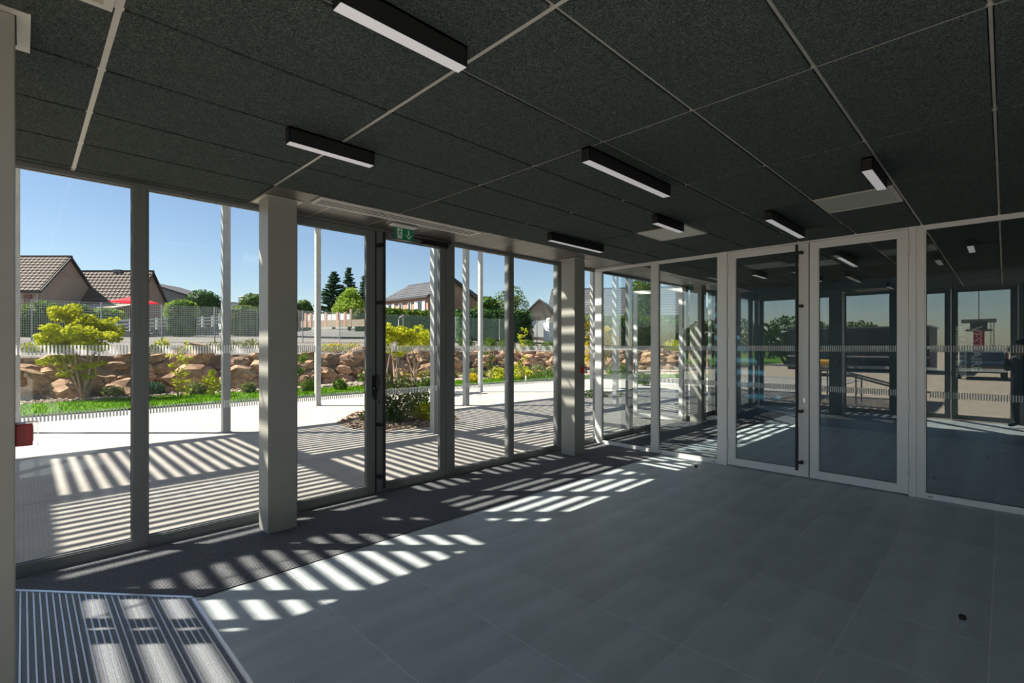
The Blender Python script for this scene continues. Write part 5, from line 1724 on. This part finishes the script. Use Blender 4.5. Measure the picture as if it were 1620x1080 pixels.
# sloping stair rail outside
sr = tag(empty('stair_rail', (-4.2, 2.4, -0.05)), 'sloping steel handrail outside the end wall windows', 'handrail')
for dx in (0, 0.8):
    mb = MB()
    mb.tube([(dx, 1.6, 1.05), (dx, -0.2, 0.55), (dx, -0.9, 0.4)], 0.03, 8)
    for t in (0.0, 0.5, 1.0):
        y_ = 1.6 - 1.8 * t; mb.tube([(dx, y_, 0), (dx, y_, 1.05 - .5 * t)], 0.022, 8)
    mb.build('handrail', GALV, sr)
for k, (x_, y_, r_) in enumerate(((-37, 14.5, 2.4), (-43, 21, 2.6), (-30, 19, 2.2), (-60, 13, 2.6), (-66, 20, 3.0))):
    plant('forecourt_tree', ('round green tree behind the dark shed', 'taller green tree beside the round one at the shed', 'green tree next to the terrace end', 'tree on the airfield edge near the tower', 'second airfield tree beyond the shed')[k], 'tree', (x_, y_, -0.05),
          [(0, 0, r_ * 1.1, r_, r_, r_ * .8), (1, 1, r_ * .8, r_ * .8, r_ * .8, r_ * .6)], 1500, 0.22, L_MID, BARKD, None, 0.15, shell=0.6)

# ================================================================== photographer, standing behind the viewpoint (mirrored in the partition)
def photographer():
    back = -0.36
    bx, by = float(VD[0] * back), float(VD[1] * back)
    root = tag(empty('person', (bx, by, 0), YAW - math.pi / 2), 'person in dark clothes standing and raising a camera to the face', 'person')
    # local: +y forward, x right
    J = {
        'pel': ((0, 0.0, 0.96), .135), 'wai': ((0, 0.0, 1.10), .125), 'che': ((0, 0.01, 1.30), .15), 'nec0': ((0, 0.0, 1.45), .085), 'nec': ((0, 0.02, 1.51), .056),
        'hed': ((0, 0.05, 1.60), .082), 'hed2': ((0, 0.045, 1.70), .075), 'hed3': ((0, 0.03, 1.755), .045),
        'hiL': ((-.10, 0, .90), .10), 'knL': ((-.12, .03, .50), .068), 'anL': ((-.13, -.02, .09), .048), 'toL': ((-.15, .15, .045), .042),
        'hiR': ((.10, 0, .90), .10), 'knR': ((.12, .02, .50), .068), 'anR': ((.14, -.04, .09), .048), 'toR': ((.17, .12, .045), .042),
        'shL': ((-.185, 0, 1.40), .075), 'elL': ((-.23, .10, 1.16), .05), 'wrL': ((-.10, .235, 1.44), .034), 'haL': ((-.085, .255, 1.50), .036),
        'shR': ((.185, 0, 1.40), .075), 'elR': ((.27, .05, 1.17), .05), 'wrR': ((.12, .22, 1.48), .034), 'haR': ((.105, .245, 1.54), .036),
    }
    names = list(J)
    E_ = [('pel', 'wai'), ('wai', 'che'), ('che', 'nec0'), ('nec0', 'nec'), ('nec', 'hed'), ('hed', 'hed2'), ('hed2', 'hed3'),
          ('pel', 'hiL'), ('hiL', 'knL'), ('knL', 'anL'), ('anL', 'toL'), ('pel', 'hiR'), ('hiR', 'knR'), ('knR', 'anR'), ('anR', 'toR'),
          ('che', 'shL'), ('shL', 'elL'), ('elL', 'wrL'), ('wrL', 'haL'), ('che', 'shR'), ('shR', 'elR'), ('elR', 'wrR'), ('wrR', 'haR')]
    # fingers
    for S, sx_ in (('L', -1), ('R', 1)):
        hx, hy, hz = J['ha' + S][0]
        for k in range(4):
            b_ = (hx - sx_ * 0.006, hy + 0.012 - 0.004 * k, hz + 0.028 - 0.018 * k)
            m_ = (hx - sx_ * 0.034, hy + 0.034, hz + 0.030 - 0.018 * k)
            t_ = (hx - sx_ * 0.055, hy + 0.026, hz + 0.028 - 0.018 * k)
            J['f%s%da' % (S, k)] = (b_, .010); J['f%s%db' % (S, k)] = (m_, .009); J['f%s%dc' % (S, k)] = (t_, .0075)
            E_ += [('ha' + S, 'f%s%da' % (S, k)), ('f%s%da' % (S, k), 'f%s%db' % (S, k)), ('f%s%db' % (S, k), 'f%s%dc' % (S, k))]
        J['t%sa' % S] = ((hx - sx_ * .012, hy - .03, hz + .01), .011); J['t%sb' % S] = ((hx - sx_ * .04, hy - .03, hz + .022), .009)
        E_ += [('ha' + S, 't%sa' % S), ('t%sa' % S, 't%sb' % S)]
    names = list(J)
    me = bpy.data.meshes.new('body')
    me.from_pydata([J[n][0] for n in names], [(names.index(a), names.index(b)) for a, b in E_], [])
    o = bpy.data.objects.new('body_tmp', me); COL.objects.link(o)
    md = o.modifiers.new('skin', 'SKIN'); md.use_smooth_shade = True
    for i, n in enumerate(names):
        sv_ = me.skin_vertices[0].data[i]
        r = J[n][1]
        sv_.radius = (r * (1.25 if n in ('pel', 'wai', 'che') else 1.0), r * (0.85 if n in ('pel', 'wai', 'che') else 1.0))
        sv_.use_root = (n == 'pel')
    sd = o.modifiers.new('sub', 'SUBSURF'); sd.levels = 2; sd.render_levels = 2
    dg = bpy.context.evaluated_depsgraph_get(); dg.update()
    bm_ = bpy.data.meshes.new_from_object(o.evaluated_get(dg))
    bpy.data.objects.remove(o)
    SK = mat('skin', (0.55, 0.34, 0.25), 0.6); JK = mat('navy_jacket', (0.018, 0.022, 0.035), 0.8); TR = mat('dark_trousers', (0.02, 0.02, 0.024), 0.85)
    HR = mat('dark_hair', (0.02, 0.015, 0.012), 0.7)
    bm_.materials.clear()
    for m_ in (SK, JK, TR, RUBBER): bm_.materials.append(m_)
    for p in bm_.polygons:
        c = p.center
        hand = c.y > 0.215 and 1.40 < c.z < 1.62 and abs(c.x) > 0.03
        p.material_index = 3 if c.z < 0.085 else 2 if c.z < 0.93 else 0 if (c.z > 1.475 and abs(c.x) < 0.12 or hand) else 1
        p.use_smooth = True
    link('body', bm_, root)
    # face: nose, ears, eyes; hair cap
    fm = MB(); fm.tube([(0, .125, 1.645), (0, .150, 1.605), (0, .125, 1.595)], [.010, .016, .010], 8); fm.build('nose', SK, root, smooth=True)
    for s in (-1, 1):
        MB().lathe([(.004, -.028), (.014, -.01), (.014, .012), (.004, .028)], (s * .085, .03, 1.63), 8).build('ear', SK, root, smooth=True)
        MB().lathe([(.002, -.009), (.009, 0), (.002, .009)], (s * .032, .122, 1.645), 8).build('eye', HR, root, smooth=True)
    MB().box(-.022, .118, 1.565, .022, .128, 1.572).build('mouth', RED, root)
    bm = bmesh.new(); bmesh.ops.create_icosphere(bm, subdivisions=3, radius=1.0)
    for v in bm.verts:
        c = v.co; z = c.z * .085
        v.co = Vector((c.x * .096, c.y * .105 + .02 - (.02 if c.z < 0 else 0), 1.715 + (z if c.z > 0 else z * .6 - max(0, -c.y) * .05)))
    hm_ = bpy.data.meshes.new('hair'); bm.to_mesh(hm_); bm.free(); hm_.materials.append(HR)
    hm_.polygons.foreach_set('use_smooth', [True] * len(hm_.polygons))
    link('hair', hm_, root)
    # the camera held at the face
    cr = tag(empty('photo_camera', (float(VD[0] * -0.10), float(VD[1] * -0.10), 1.60), YAW - math.pi / 2), 'black camera held up in both hands of the person', 'camera')
    MB().box(-.065, -.035, -.045, .065, .005, .035).build('camera_body', BLACK, cr, bevel=0.008)
    MB().tube([(0, .005, -.005), (0, .045, -.005)], [.034, .036], 20).build('lens', RUBBER, cr)
    MB().box(-.02, -.03, .034, .02, .0, .06).build('viewfinder', BLACK, cr, bevel=0.005)
photographer()
